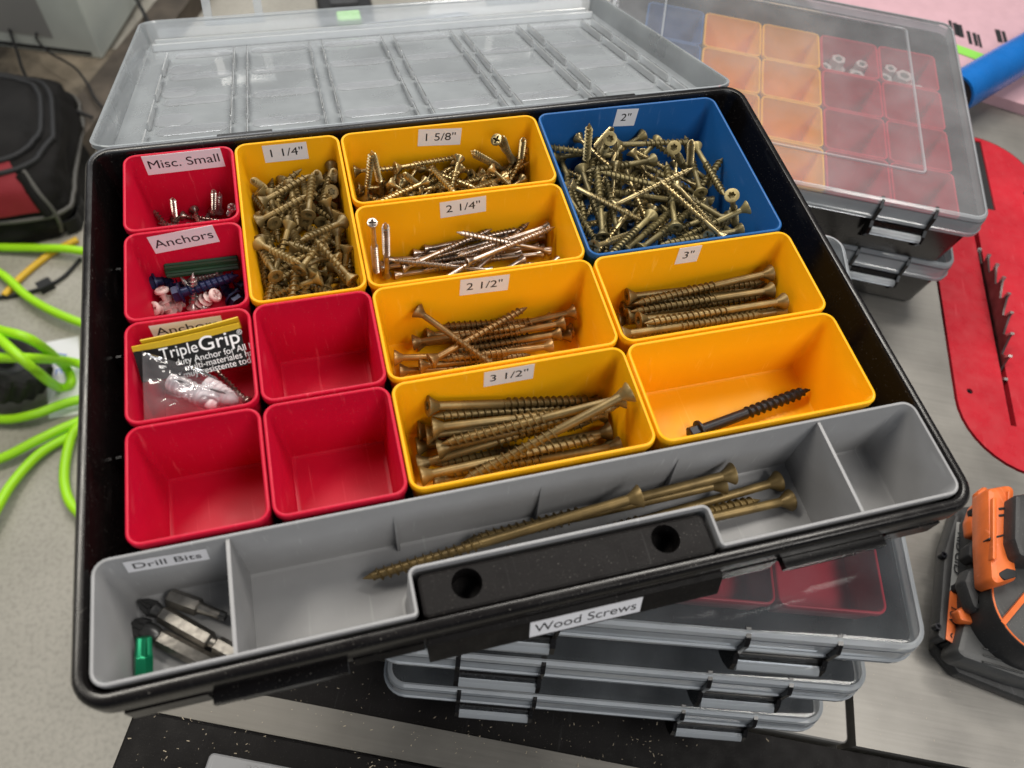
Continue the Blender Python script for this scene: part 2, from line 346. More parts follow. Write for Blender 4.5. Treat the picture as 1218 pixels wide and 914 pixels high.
# throat plate
tp = thing('throat_plate', 'red throat plate with rounded ends set in the steel saw top', 'throat plate', (0, 0, 0), math.atan2(A.y, A.x))
slot = [(622.6, 105), (627.4, 105), (627.4, 338), (622.6, 338)]
slot2 = [(631, 357), (650, 357), (650, 462), (631, 462)]
holes = [circ(592, 132, 2.6, 12), circ(686, 390, 2.6, 12), circ(688, 132, 2.6, 12)]
link('plate', plate_holes(stad(plate_c, plate_c[3]), [slot, [(631, 357), (650, 357), (650, 458), (631, 458)]]+holes, TABLE-5, TABLE+0.8), 'throat_red', tp)
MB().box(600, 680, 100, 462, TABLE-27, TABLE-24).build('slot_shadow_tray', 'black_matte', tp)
MB().box(631.4, 649.6, 357.4, 457.6, TABLE-3, TABLE-0.6).build('rubber_strip', 'rubber', tp)
for h in holes:
    cx = sum(p[0] for p in h)/12; cy = sum(p[1] for p in h)/12
    MB().loft([[(x, y, z) for x, y in circ(cx, cy, r, 12)] for r, z in ((2.4, TABLE-4), (2.4, TABLE-0.5), (1.4, TABLE-0.5), (1.2, TABLE-2))]).build('leveling_screw', 'black_iron', tp)
# blade
bl = thing('saw_blade', 'toothed circular saw blade rising through the red throat plate', 'saw blade', (0, 0, 0), math.atan2(A.y, A.x))
R0 = 127; czb = TABLE+26-R0; cyb = 225; NT = 40; prof = []
for k in range(NT):
    a = 2*math.pi*k/NT; st = 2*math.pi/NT
    for da, r in ((0, R0), (0.10, R0-3), (0.55, R0-9), (0.80, R0-11), (0.93, R0-7), (0.97, R0)): prof.append((a+da*st, r))
m = MB(); m.loft([[(625+x, cyb+r*math.cos(a), czb+r*math.sin(a)) for a, r in prof] for x in (-0.9, 0.9)]); m.build('blade_disc', 'blade', bl, smooth=20)
for k in range(NT):
    a = 2*math.pi*(k+0.97)/NT
    if math.sin(a) > 0.72:
        c = Vector((625, cyb+(R0-2)*math.cos(a), czb+(R0-2)*math.sin(a)))
        M = Matrix.Translation(c) @ Matrix.Rotation(a, 4, 'X')
        MB().box(-1.6, 1.6, -3.2, 2.6, -1.0, 1.0, M).build('carbide_tooth', 'silver', bl)

# ------------------------------------------------------------------ the open case
X0, X1, Y0, Y1 = -18.0, 345.0, -264.0, 8.5
case = thing('organizer_case', 'open black parts organizer holding coloured bins, its clear lid folded back', 'organizer case')
outer = rounded(rect(X0, X1, Y0, Y1), 13, 8)
base_prof = [(14, -56), (9, -55.5), (7, -50), (5, -16), (4.6, -13), (0.8, -12.5), (0, -11.5), (0, -4), (0.5, -1.6), (1.6, -0.3), (3, 0), (4.4, -0.3), (5.3, -1.6), (5.7, -4), (6.5, -20), (8.2, -50), (9.5, -51.5), (14, -52)]
base = MB().loft(rings_of(outer, base_prof)).build('base_shell', 'black', case)
# small stiffening slots on the inside walls
for k in range(1, 5):
    MB().box(X0+7.5, X0+9.8, -k*CH-0.7, -k*CH+0.7, -51.5, -24).build('wall_rib', 'black', case)
    MB().box(X1-9.8, X1-7.5, -k*CH-0.7, -k*CH+0.7, -51.5, -24).build('wall_rib', 'black', case)
# handle block with two holes in the middle of the front
hb = rounded(rect(104.2, 223.4, -258.2, -241.2), [2, 2, 3, 3], 4)
hp = plate_holes(inset(hb, 1.2), [circ(122.5, -248.6, 6.0), circ(204.4, -248.4, 6.0)], -14, -2.2)
hnd = link('handle_block', hp, 'black_matte', case)
MB().loft(rings_of(hb, [(0, -51.5), (0, -3.4), (0.3, -2.6), (1.2, -2.2)]), False, False).build('handle_wall', 'black_matte', hnd)
MB().box(106, 222, -257, -242.5, -15, -14).build('handle_bottom', 'black_matte', hnd)
# front grip below the rim (carries the label)
g = MB(); xs0, xs1 = 104, 226
sec = [(-261, -13.5), (-263, -11.5), (-266, -12), (-269.6, -23), (-269.6, -25), (-262, -27)]
g.loft([[(x, y, z) for y, z in sec] for x in (xs0, xs0+2, xs1-2, xs1)]); g.build('grip', 'black_matte', case)
lab = MB().box(-23.5, 23.5, -5.2, 5.2, -0.1, 0.1)
lm = frame((167.5, -268.0, -17.4), (1, 0, -0.02), (0, 0.31, 0.95))
ob = lab.build('label', 'paper', case, smooth=0); ob.matrix_local = lm
text('Wood Screws', 8.0, 'ink', ob, Matrix.Translation((0, 0, 0.00014)), squash=0.93)
# latch lugs under the front rim
for a, b in ((26, 74), (254, 302)):
    m = MB(); m.box(a, b, -268.5, -259, -17, -12.8); m.build('latch_lug', 'black', case)
    m = MB(); m.box(a+8, b-8, -267, -260, -26, -17); m.build('latch_catch', 'black_matte', case)
for a, b in ((-4, 24), (76, 103), (227, 252), (304, 331)):
    MB().box(a, b, -264.6, -259.5, -24, -13.2).build('front_skirt', 'black', case)
for x in (60, 265):
    MB().tube([(x-14, 9.6, -4.5), (x+14, 9.6, -4.5)], 2.6, 10).build('hinge_knuckle', 'black', case)

# lid, folded back behind the case: local frame with y away from the hinge, z up out of the lid
TH = math.radians(21.4); LD = 262.0; LH = 17.0
lid = bpy.data.objects.new('lid', None); col.objects.link(lid); lid.parent = case
lid.location = Vector((X0, 10.5, -3.0))*MM; lid.rotation_euler = (-TH, 0, 0)
LWd = X1-X0
lout = rounded(rect(0, LWd, 0, LD), 13, 8)
MB().loft(rings_of(lout, [(11, -LH), (9, -LH), (4, -LH+0.6), (3, -LH+3), (1.4, -2.5), (0, -2.0), (0, 0), (1.6, 0), (2.4, -2), (4.4, -LH+3), (6, -LH+2), (9, -LH+1.6), (11, -LH+1.6)])).build('lid_panel', lidm, lid)
b0 = -LH+1.9
def rib(x0, x1, y0, y1, h, nm='rib', m=lidr):
    pl = rounded(rect(x0, x1, y0, y1), min(x1-x0, y1-y0)*0.35, 3)
    prof = [(0, b0+0.05), (2.4, b0+0.55), (3.4, b0+0.6)] if m is lidb else [(0, b0), (0.2, b0+h-0.6), (0.7, b0+h)]
    MB().loft(rings_of(pl, prof), False, True).build(nm, m, lid)
rowy = [6+CH*k for k in range(5)]
for c in range(1, 7):
    x = 18+CW*c
    for r in range(4):
        off = [0, 3, -2, 2][r]
        for s in (-4.6, 4.6): rib(x+s-0.75, x+s+0.75, rowy[r]+3, rowy[r+1]-3, 5.0)
for r in range(0, 5):
    for c in range(6):
        xa = 18+CW*c+7; rib(xa, xa+CW-14, rowy[r]-7.5, rowy[r]+7.5, 1.1, 'cross_rib', lidb)
for r in range(4):
    rib(22, 44, rowy[r]+8, rowy[r]+30, 1.4, 'step_pad', lidb); rib(20, 21.4, rowy[r]+4, rowy[r]+46, 5, 'rib')
rib(8, LWd-8, 232, 234.2, 5, 'long_rib'); rib(8, LWd-8, 250, 251.6, 4, 'long_rib')
# clear latch flap standing at the far edge of the lid
for xa in (46, 272):
    f = MB()
    for (a, b, c, d) in ((0, 6.5, 0, 46), (38.5, 45, 0, 46), (6.5, 38.5, 36, 46), (6.5, 38.5, 0, 4)):
        f.box(a, b, -1, 1, c, d)
    o = f.build('latch_flap', lide, lid); o.location = Vector((xa, LD+1.5, -7))*MM; o.rotation_euler = (math.radians(-38), 0, 0)

# ------------------------------------------------------------------ bins
BIN_D = 42.0; DRAFT = 3.4
def bin_mesh(wd, dp, key, hgt=BIN_D, r=6.0):
    k = ('bin', wd, dp, hgt)
    if k in MATS: return MATS[k]
    g = 0.35; poly = rounded(rect(g, wd-g, -dp+g, -g), r, 6)
    prof = [(DRAFT+2.5, -hgt-1.6), (DRAFT+0.6, -hgt-1.0), (DRAFT, -hgt+1), (0.75, -4.4), (0.7, -4), (0.0, -3.6), (0, -0.8), (0.25, -0.2), (0.8, 0), (1.35, -0.2), (1.6, -0.8), (DRAFT+1.5, -hgt+1.5), (DRAFT+2.0, -hgt+0.4), (DRAFT+3.2, -hgt), (DRAFT+4.0, -hgt)]
    MATS[k] = MB().loft(rings_of(poly, prof)).mesh('bin_shell'); return MATS[k]
BINS = {}
def make_bin(key, c, r, cw, rh, m, label, txt=None, lab=None, jit=(0, 0), cat='storage bin', group=None):
    x, y = c*CW+jit[0], -r*CH+jit[1]
    t = thing('storage_bin', label, cat, (x, y, 0), 0, group)
    wd, dp = cw*CW, rh*CH
    me = bin_mesh(round(wd, 2), round(dp, 2), key).copy()
    link('bin_shell', me, m, t)
    # moulding mark on the floor
    if cw*rh <= 2:
        MB().loft([[(px, py, z) for px, py in circ(wd/2, -dp*0.72, rr, 16)] for rr, z in ((3.0, -BIN_D-0.1), (3.0, -BIN_D+0.25), (2.2, -BIN_D+0.25), (2.0, -BIN_D+0.05))]).build('mould_mark', m, t)
    if txt:
        cx, cz, lw, lh, size, tilt = lab
        yy = -(1.75 + (DRAFT-0.1)*(-cz)/BIN_D)-0.22
        M = frame((cx-x, yy, cz), (math.cos(tilt), 0.083*math.sin(tilt), math.sin(tilt)), (-math.sin(tilt), 0.083*math.cos(tilt), math.cos(tilt)))
        l = MB().box(-lw/2, lw/2, -lh/2, lh/2, -0.08, 0.08).build('label', 'paper', t, smooth=0); l.matrix_local = M
        text(txt, size*0.95, 'ink', l, Matrix.Translation((0, 0, 0.00013)), squash=1.12)
    BINS[key] = dict(x0=x, x1=x+wd, y0=y-dp, y1=y, zf=-BIN_D)
    return t
rd = math.radians
make_bin('misc', 0, 0, 1, 1, 'red', 'red bin labelled Misc. Small with a few small screws', 'Misc. Small', (28.2, -6.0, 38.3, 11.6, 7.6, rd(0.6)), (0, 0))
make_bin('anch', 0, 1, 1, 1, 'red', 'red bin labelled Anchors holding a green plug and loose blue anchors', 'Anchors', (26, -6.2, 30.5, 11, 7.6, rd(5.0)), (0.2, -0.1))
make_bin('trip', 0, 2, 1, 1, 'red', 'red bin holding the bagged anchors, its Anchors label half covered', 'Anchors', (25.5, -6.6, 30.5, 9.5, 7.4, rd(0.5)), (0.2, 0.2))
make_bin('e1', 0, 3, 1, 1, 'red', 'empty red bin in the corner between the bagged anchors and Drill Bits', jit=(0.2, 0))
make_bin('e2', 1, 2, 1, 1, 'red', 'empty red bin between the bagged anchors and the 2 1/2 inch screws', jit=(0.3, 0.3))
make_bin('e3', 1, 3, 1, 1, 'red', 'empty red bin beside the 3 1/2 inch screws', jit=(0.2, 0))
make_bin('114', 1, 0, 1, 2, 'yellow', 'narrow deep yellow bin labelled 1 1/4 inch full of tan screws', '1 1/4"', (79, -7.0, 22.6, 10.8, 7.2, rd(-0.4)), (-0.3, 0.2))
make_bin('158', 2, 0, 2, 1, 'yellow', 'yellow bin labelled 1 5/8 inch with golden cross-head screws', '1 5/8"', (161.5, -7.6, 24, 10.8, 7.2, rd(-4.5)), (-0.4, 0.2))
make_bin('214', 2, 1, 2, 1, 'yellow', 'yellow bin labelled 2 1/4 inch with thin steel screws', '2 1/4"', (163.3, -7.6, 24.3, 10.6, 7.2, rd(2.2)), (-0.6, 0.0))
make_bin('212', 2, 2, 2, 1, 'yellow', 'yellow bin labelled 2 1/2 inch with bronze screws in a loose heap', '2 1/2"', (162.6, -7.1, 24.3, 11, 7.2, rd(-2.0)), (-0.1, 0.4))
make_bin('312', 2, 3, 2, 1, 'yellow', 'yellow bin labelled 3 1/2 inch with long brown screws lying parallel', '3 1/2"', (161.8, -6.6, 23.3, 11.2, 7.2, rd(0.6)), (0, 0.2))
make_bin('b2', 4, 0, 2, 2, 'blue', 'large square blue bin labelled 2 inch heaped with screws', '2"', (270.4, -7.4, 13.3, 11.4, 7.2, rd(-4)), (0, 0))
make_bin('3', 4, 2, 2, 1, 'yellow', 'yellow bin labelled 3 inch with tan screws lying side by side', '3"', (269.5, -6.4, 12.4, 11.4, 7.2, rd(0)), (0.3, 0.2))
make_bin('lag', 4, 3, 2, 1, 'yellow', 'unlabelled yellow bin with one black lag screw in it', jit=(0.3, 0))

# long grey tray with a step round the handle
gt = thing('divided_tray', 'long grey divided tray along the front of the open case', 'tray')
gp = rounded([(-11.3, -257.2), (102.6, -257.2), (102.6, -239.7), (225.0, -239.7), (225.0, -257.2), (339.0, -257.2), (339.0, -210.6), (-11.3, -210.6)],
             [6, 2.2, 2.2, 2.2, 2.2, 6, 6, 6], 5)
gprof = [(4.5, -43), (2.6, -42.4), (2.2, -40), (0.75, -4.4), (0.0, -3.8), (0, -0.8), (0.25, -0.2), (0.8, 0), (1.35, -0.2), (1.6, -0.8), (3.3, -39.5), (3.9, -40.6), (5.0, -41), (5.6, -41)]
MB().loft(rings_of(gp, gprof)).build('tray_shell', 'grey', gt)
def divider(x):
    v = [(x+s*0.7, y, z) for s in (-1, 1) for y, z in ((-255.9, -1.2), (-212.0, -1.2), (-214.2, -41), (-253.6, -41))]
    MB().add(v, [(0, 1, 2, 3), (7, 6, 5, 4), (0, 4, 5, 1), (1, 5, 6, 2), (2, 6, 7, 3), (3, 7, 4, 0)]).build('divider', 'grey', gt)
divider(37.0); divider(290.8)
for x in (100.5, 163.5, 226.5):      # stiffening fins on the rear wall
    v = [(x-0.5, -212.2, -8), (x+0.5, -212.2, -8), (x+0.7, -217.5, -41), (x-0.7, -217.5, -41), (x-0.7, -213, -41), (x+0.7, -213, -41)]
    MB().add(v, [(0, 1, 2, 3), (0, 3, 4), (1, 5, 2), (3, 2, 5, 4), (0, 4, 5, 1)]).build('fin', 'grey', gt, smooth=0)
l = MB().box(-14.7, 14.7, -5.0, 5.0, -0.08, 0.08).build('label', 'paper', gt, smooth=0)
l.matrix_local = frame((13.0, -213.05, -9.2), (1, 0, -0.10), (0.10, 0.05, 1)); text('Drill Bits', 7.0, 'ink', l, Matrix.Translation((0, 0, 0.00013)))

# ------------------------------------------------------------------ screws
def torx(a): return 1.0+0.16*math.cos(6*a)
def cross(a):
    c = max(abs(math.cos(a)), abs(math.sin(a))); return 1.35*(c**9)+0.42
class Screw:
    """a kind of screw: head at the origin, tip along +X; three shared meshes and a chain of spheres for stacking"""
    def __init__(s, nm, L, core, thr, head, frac, pitch, m, recess='torx', head_h=None, pan=False):
        s.L, s.m, s.nm = L, m, nm; hh = head_h or head*0.55; N = 24; rf = torx if recess == 'torx' else cross; rr = head*(0.235 if recess == 'torx' else 0.215)
        ang = [2*math.pi*k/N for k in range(N)]
        ring = lambda x, r, f=None: [(x, r*(f(a) if f else 1)*math.cos(a), r*(f(a) if f else 1)*math.sin(a)) for a in ang]
        h = MB()
        if pan: rings = [ring(1.2, rr*0.6, rf), ring(0.1, rr, rf), ring(0.0, head*0.36), ring(0.5, head*0.47), ring(1.2, head*0.5), ring(1.9, head*0.48), ring(2.0, core)]; hh = 2.0
        else: rings = [ring(2.3, rr*0.8, rf), ring(0.05, rr, rf), ring(0.0, head*0.46), ring(0.12, head*0.495), ring(0.55, head*0.5), ring(hh*0.55, core+(head/2-core)*0.42), ring(hh, core)]
        h.loft(rings); s.head = h.mesh(nm+'_head', 50)
        n = 10; ang = [2*math.pi*k/n for k in range(n)]
        k = MB(); k.loft([ring(hh-0.05, core), ring(L*(1-frac), core), ring(L*(1-frac)+0.5, core*0.92), ring(L-core*2.6, core*0.92), ring(L-0.4, 0.35), ring(L, 0.06)]); s.shank = k.mesh(nm+'_shank', 60)
        t = MB(); xs = max(hh+0.3, L*(1-frac)); xe = L-1.2; turns = (xe-xs)/pitch; NS = max(8, int(turns*10)); v = []; f = []
        for i in range(NS+1):
            u = i/NS; x = xs+(xe-xs)*u; a = 2*math.pi*turns*u
            tip = min(1, (xe-x+0.6)/(core*2.8)); lead = min(1, u*NS/6+0.05)
            rc = core*0.86*tip; rt = rc+(thr-core*0.86)*min(tip*1.15, 1)*lead
            c_, s_ = math.cos(a), math.sin(a)
            v += [(x-pitch*0.20, rc*c_, rc*s_), (x-0.06, rt*c_, rt*s_), (x+0.12, rt*c_, rt*s_), (x+pitch*0.17, rc*c_, rc*s_)]
            if i: b = 4*i; f += [(b-4, b-3, b+1, b), (b-3, b-2, b+2, b+1), (b-2, b-1, b+3, b+2)]
        t.add(v, f); s.thread = t.mesh(nm+'_thread', 40)
        for me in (s.head, s.shank, s.thread): me.materials.append(MATS[m])
        ns = max(8, int(L/2.2)); s.sx = np.linspace(0.8, L-0.8, ns)
        s.sr = np.where(s.sx < hh, np.interp(s.sx, [0, hh], [head*0.46, core]), np.where(s.sx > L*(1-frac), thr*0.9, core)); s.sr[-1] = 0.7
    def place(s, name, label, cat, group, p, d, roll=None):
        """p: head (mm), d: unit direction head -> tip"""
        x = Vector(d).normalized(); y = x.cross(Vector((0, 0, 1)))
        if y.length < 1e-3: y = Vector((0, 1, 0))
        y.normalize(); z = x.cross(y); r = random.uniform(0, 6.28) if roll is None else roll
        y, z = y*math.cos(r)+z*math.sin(r), z*math.cos(r)-y*math.sin(r)
        o = bpy.data.objects.new(name, None); o.empty_display_size = 0.005; col.objects.link(o)
        o.matrix_world = Matrix(((x.x, y.x, z.x, p[0]*MM), (x.y, y.y, z.y, p[1]*MM), (x.z, y.z, z.z, p[2]*MM), (0, 0, 0, 1)))
        tag(o, label, cat, group)
        for nm, me in (('screw_head', s.head), ('shank', s.shank), ('thread', s.thread)):
            c = bpy.data.objects.new(nm, me); col.objects.link(c); c.parent = o
        return o

class Heap:
    """settles screws one at a time on what already lies in a bin"""
    def __init__(s, b, name, label, cat, group, draft=DRAFT, hgt=BIN_D):
        s.b = b; s.P = np.zeros((0, 3)); s.Rr = np.zeros(0); s.args = (name, label, cat, group); s.draft = draft; s.h = hgt; s.n = 0
    def bounds(s, z):
        i = 1.7+s.draft*np.clip(-z/s.h, 0, 1); return s.b['x0']+i, s.b['x1']-i, s.b['y0']+i, s.b['y1']-i
    def settle(s, k, mid, d, strict=False):
        off = (k.sx-k.L/2)[:, None]*d[None, :]; mid = np.array([mid[0], mid[1], 0.0])
        for _ in range(5):
            pts = off+mid; z = (s.b['zf']+k.sr-pts[:, 2]).max()
            if len(s.P):
                dx = pts[:, None, 0]-s.P[None, :, 0]; dy = pts[:, None, 1]-s.P[None, :, 1]; rr = 0.86*(k.sr[:, None]+s.Rr[None, :])
                g = rr*rr-dx*dx-dy*dy; ok = g > 0
                if ok.any(): z = max(z, (np.where(ok, s.P[None, :, 2]+np.sqrt(np.maximum(g, 0))-pts[:, None, 2], -1e9)).max())
            q = pts+np.array([0, 0, z]); x0, x1, y0, y1 = s.bounds(q[:, 2])
            ax = max((x0+k.sr-q[:, 0]).max(), 0); bx = max((q[:, 0]-x1+k.sr).max(), 0)
            ay = max((y0+k.sr-q[:, 1]).max(), 0); by = max((q[:, 1]-y1+k.sr).max(), 0)
            if max(ax, bx, ay, by) < 0.05: return q, mid+np.array([0, 0, z])
            if strict and max(ax, bx, ay, by) > 9: return None
            if ax > 0.05 and bx > 0.05 or ay > 0.05 and by > 0.05:
                return None
            mid[0] += ax-bx; mid[1] += ay-by
        return None
    def commit(s, k, q, mid, d, roll=None):
        s.P = np.vstack([s.P, q]); s.Rr = np.concatenate([s.Rr, k.sr]); s.n += 1
        return k.place(*s.args, mid-d*k.L/2, d, roll)
    def drop(s, k, n, fx=(0, 1), fy=(0, 1), az=None, tilt=22, tries=26, zmax=-3, bias=None, steep=0.0):
        for _ in range(n):
            best = None
            for _t in range(tries):
                u, v = rng.uniform(*fx), rng.uniform(*fy)
                x = s.b['x0']+u*(s.b['x1']-s.b['x0']); y = s.b['y0']+v*(s.b['y1']-s.b['y0'])
                a = rng.uniform(0, 2*math.pi) if az is None else rng.normal(az[0], az[1])+(math.pi if rng.random() < az[2] else 0)
                t = math.radians(rng.normal(0, tilt)) if rng.random() > steep else math.radians(rng.choice([-1, 1])*rng.uniform(40, 75))
                d = np.array([math.cos(a)*math.cos(t), math.sin(a)*math.cos(t), math.sin(t)])
                r = s.settle(k, (x, y), d, True)
                if r is None: continue
                q, mid = r
                if q[:, 2].max() > zmax: continue
                sc = mid[2]+(bias(u, v) if bias else 0)+rng.uniform(0, 3)
                if best is None or sc < best[0]: best = (sc, q, mid, d)
            if best: s.commit(k, *best[1:])
    def trace(s, k, hp, tp, z=None, roll=None):
        """lie along the line between two picture points, settled flat with the tilt that rests lowest"""
        mz = s.b['zf']+4 if z is None else z
        for it in range(3):
            a = un(*hp, mz); b = un(*tp, mz); az = math.atan2(b[1]-a[1], b[0]-a[0]); mid = (a+b)/2; best = None
            for td in (0, 4, -4, 8, -8, 13, -13, 19, -19, 26, -26):
                t = math.radians(td); d = np.array([math.cos(az)*math.cos(t), math.sin(az)*math.cos(t), math.sin(t)])
                r = s.settle(k, mid[:2], d)
                if r and (best is None or r[1][2]+0.02*abs(td) < best[0]): best = (r[1][2]+0.02*abs(td), r[0], r[1], d)
            if best is None: return None
            mz = best[2][2]
        return s.commit(k, best[1], best[2], best[3], roll)
    def face(s, k, hp, tp, zh, sink=1.0, roll=None):
        """head showing at picture point hp at height zh, the tip running down towards picture point tp"""
        a = un(*hp, zh); b = un(*tp, zh); az = math.atan2(b[1]-a[1], b[0]-a[0])
        t = -math.asin(min(0.95, max(0.1, sink*(zh-s.b['zf']-1.5)/k.L))); d = np.array([math.cos(az)*math.cos(t), math.sin(az)*math.cos(t), math.sin(t)])
        mid = a+d*k.L/2; q = (k.sx-k.L/2)[:, None]*d[None, :]+mid; x0, x1, y0, y1 = s.bounds(q[:, 2])
        mid[0] += max((x0+k.sr-q[:, 0]).max(), 0)-max((q[:, 0]-x1+k.sr).max(), 0); mid[1] += max((y0+k.sr-q[:, 1]).max(), 0)-max((q[:, 1]-y1+k.sr).max(), 0)
        return s.commit(k, (k.sx-k.L/2)[:, None]*d[None, :]+mid, mid, d, roll)
    def stand(s, k, lo, hi, zlo, head_up, roll=None):
        """lean with the low end at picture point lo (height zlo) and the high end seen at picture point hi"""
        a = un(*lo, zlo); dr = ray(*hi); dr = dr/np.linalg.norm(dr); oc = CAM-a
        bq = oc@dr; disc = bq*bq-(oc@oc-k.L**2)
        ts = [-bq-math.sqrt(disc), -bq+math.sqrt(disc)] if disc > 0 else [-bq]
        c = [CAM+dr*t for t in ts]; c = [p for p in c if p[2] >= zlo-1] or c
        p = min(c, key=lambda p: abs(p[2]-(zlo+k.L*0.6))); d = (p-a)/np.linalg.norm(p-a)
        mid = a+d*k.L/2
        if head_up: d = -d
        # keep it inside the walls
        q = (k.sx-k.L/2)[:, None]*d[None, :]+mid; x0, x1, y0, y1 = s.bounds(q[:, 2])
        mid[0] += max((x0+k.sr-q[:, 0]).max(), 0)-max((q[:, 0]-x1+k.sr).max(), 0); mid[1] += max((y0+k.sr-q[:, 1]).max(), 0)-max((q[:, 1]-y1+k.sr).max(), 0)
        q = (k.sx-k.L/2)[:, None]*d[None, :]+mid
        return s.commit(k, q, mid, d, roll)

Z1 = lambda X, Y: (120+.2845*X, 140+.2845*Y)
Z2 = lambda X, Y: (400+.2517*X, 100+.2517*Y)
Z3 = lambda X, Y: (630+.3063*X, 90+.3063*Y)
Z4 = lambda X, Y: (430+.3063*X, 320+.3063*Y)
Z5 = lambda X, Y: (700+.394*X, 280+.394*Y)
Z7 = lambda X, Y: (80+.3612*X, 600+.3612*Y)
Z8 = lambda X, Y: (420+.4762*X, 520+.4762*Y)

# 1 1/4 inch: full bin of tan screws
k = Screw('s114', 30, 1.42, 2.2, 7.6, 0.72, 2.5, 'tan_screw')
h = Heap(BINS['114'], 'wood_screw', 'short tan wood screw in the yellow bin labelled 1 1/4', 'screw', 'tan screws heaped in the 1 1/4 bin')
h.drop(k, 72, tilt=20, zmax=-14, steep=0.02)
for hp, tp in (((650, 345), (890, 240)), ((830, 640), (960, 470)), ((640, 410), (880, 350)), ((880, 500), (900, 290)), ((1040, 700), (920, 590)), ((720, 680), (630, 500)), ((990, 420), (860, 520)), ((700, 545), (800, 610))):
    h.trace(k, Z1(*hp), Z1(*tp))
for hp, tp in (((912, 250), (800, 330)), ((945, 340), (1000, 420)), ((660, 300), (760, 330)), ((893, 640), (820, 700)), ((995, 395), (930, 470)), ((725, 545), (640, 600)), ((960, 205), (960, 150)), ((1030, 535), (1000, 640))):
    h.face(k, Z1(*hp), Z1(*tp), -15, 0.8)
for lo, hi, up in (((700, 250), (620, 190), False), ((910, 220), (888, 150), False), ((965, 210), (970, 140), False)):
    h.stand(k, Z1(*lo), Z1(*hi), -30, up)

# 1 5/8 inch: golden cross-heads, tossed
k = Screw('s158', 38, 1.12, 1.85, 6.8, 0.78, 2.3, 'zinc_screw', 'cross')
h = Heap(BINS['158'], 'wood_screw', 'golden cross-head wood screw in the yellow bin labelled 1 5/8', 'screw', 'golden screws in the 1 5/8 bin')
h.drop(k, 24, fx=(.08, .95), fy=(.05, .95), tilt=10)
for hp, tp in (((110, 515), (240, 495)), ((445, 350), (670, 475)), ((320, 490), (205, 380)), ((430, 510), (545, 430)), ((350, 525), (505, 435)), ((700, 475), (835, 345)), ((760, 470), (870, 430)), ((850, 465), (905, 390)), ((470, 500), (600, 470)), ((285, 400), (290, 520)), ((560, 490), (690, 450))):
    h.trace(k, Z2(*hp), Z2(*tp))
for lo, hi, up in (((140, 540), (168, 315), False), ((212, 500), (172, 320), False), ((830, 370), (770, 205), False), ((860, 375), (750, 245), True), ((868, 385), (885, 235), False), ((790, 375), (625, 280), False), ((795, 390), (632, 308), False)):
    h.stand(k, Z2(*lo), Z2(*hi), -34, up)
h.drop(k, 16, fx=(.08, .97), fy=(.05, .95), tilt=24, zmax=-9, steep=0.2)
for hp, tp in (((393, 375), (300, 455)), ((458, 405), (400, 490)), ((690, 425), (790, 400)), ((600, 395), (520, 450)), ((540, 345), (640, 380)), ((285, 400), (250, 500)), ((560, 470), (460, 440)), ((800, 440), (900, 470))):
    h.face(k, Z2(*hp), Z2(*tp), -23, 0.8)

# 2 1/4 inch: thin steel trim screws
k = Screw('s214', 54, 1.35, 1.95, 5.0, 0.6, 2.2, 'steel_screw', 'cross', head_h=4.0)
h = Heap(BINS['214'], 'trim_screw', 'thin steel trim screw with small head in the bin labelled 2 1/4', 'screw', 'steel trim screws in the 2 1/4 bin')
for hp, tp in (((210, 800), (650, 800)), ((320, 890), (700, 850)), ((880, 840), (400, 905)), ((970, 800), (520, 850)), ((250, 850), (640, 830)), ((985, 770), (580, 815)), ((915, 770), (540, 800)), ((275, 765), (640, 745)), ((395, 740), (770, 705)), ((965, 650), (600, 760)), ((725, 650), (400, 735)), ((455, 750), (830, 690)), ((300, 850), (740, 680)), ((630, 830), (840, 670)), ((660, 900), (330, 880)), ((540, 900), (720, 800)), ((940, 690), (640, 790)), ((930, 735), (660, 745)), ((690, 840), (960, 730))):
    h.trace(k, Z2(*hp), Z2(*tp))
h.drop(k, 9, fx=(.1, .8), fy=(.1, .9), az=(0.2, 0.2, 0.5), tilt=6)
h.stand(k, Z2(190, 900), Z2(170, 655), -38, True); h.stand(k, Z2(240, 905), Z2(232, 655), -38, False)

# 2 1/2 inch: bronze screws
k = Screw('s212', 57, 1.6, 2.4, 8.0, 0.62, 2.7, 'bronze_screw')
h = Heap(BINS['212'], 'wood_screw', 'bronze wood screw in the loose heap in the bin labelled 2 1/2', 'screw', 'bronze screws in the 2 1/2 bin')
for hp, tp in (((180, 395), (560, 375)), ((245, 385), (640, 330)), ((805, 240), (420, 300)), ((235, 290), (620, 240)), ((800, 265), (400, 330)), ((160, 350), (540, 340)), ((710, 305), (330, 350)), ((745, 262), (370, 310)), ((270, 250), (660, 210)), ((755, 225), (390, 280)), ((720, 190), (310, 215)), ((805, 180), (430, 235)), ((235, 265), (600, 240)), ((270, 350), (640, 160)), ((247, 190), (545, 355))):
    h.trace(k, Z4(*hp), Z4(*tp))

# 3 inch
k = Screw('s3', 78, 1.85, 2.7, 9.0, 0.6, 3.0, 'brown_screw')
h = Heap(BINS['3'], 'wood_screw', 'long tan wood screw lying in the bin labelled 3', 'screw', 'long screws in the 3 inch bin')
for hp, tp in (((100, 310), (520, 255)), ((585, 235), (160, 290)), ((180, 310), (560, 260)), ((85, 260), (500, 215)), ((600, 225), (190, 285)), ((85, 210), (500, 150)), ((520, 155), (120, 215)), ((545, 180), (130, 220)), ((115, 245), (530, 195)), ((105, 300), (520, 240)), ((580, 210), (170, 275)), ((150, 262), (560, 200)), ((545, 175), (135, 220)), ((118, 185), (530, 140)), ((545, 122), (150, 195))):
    h.trace(k, Z5(*hp), Z5(*tp))

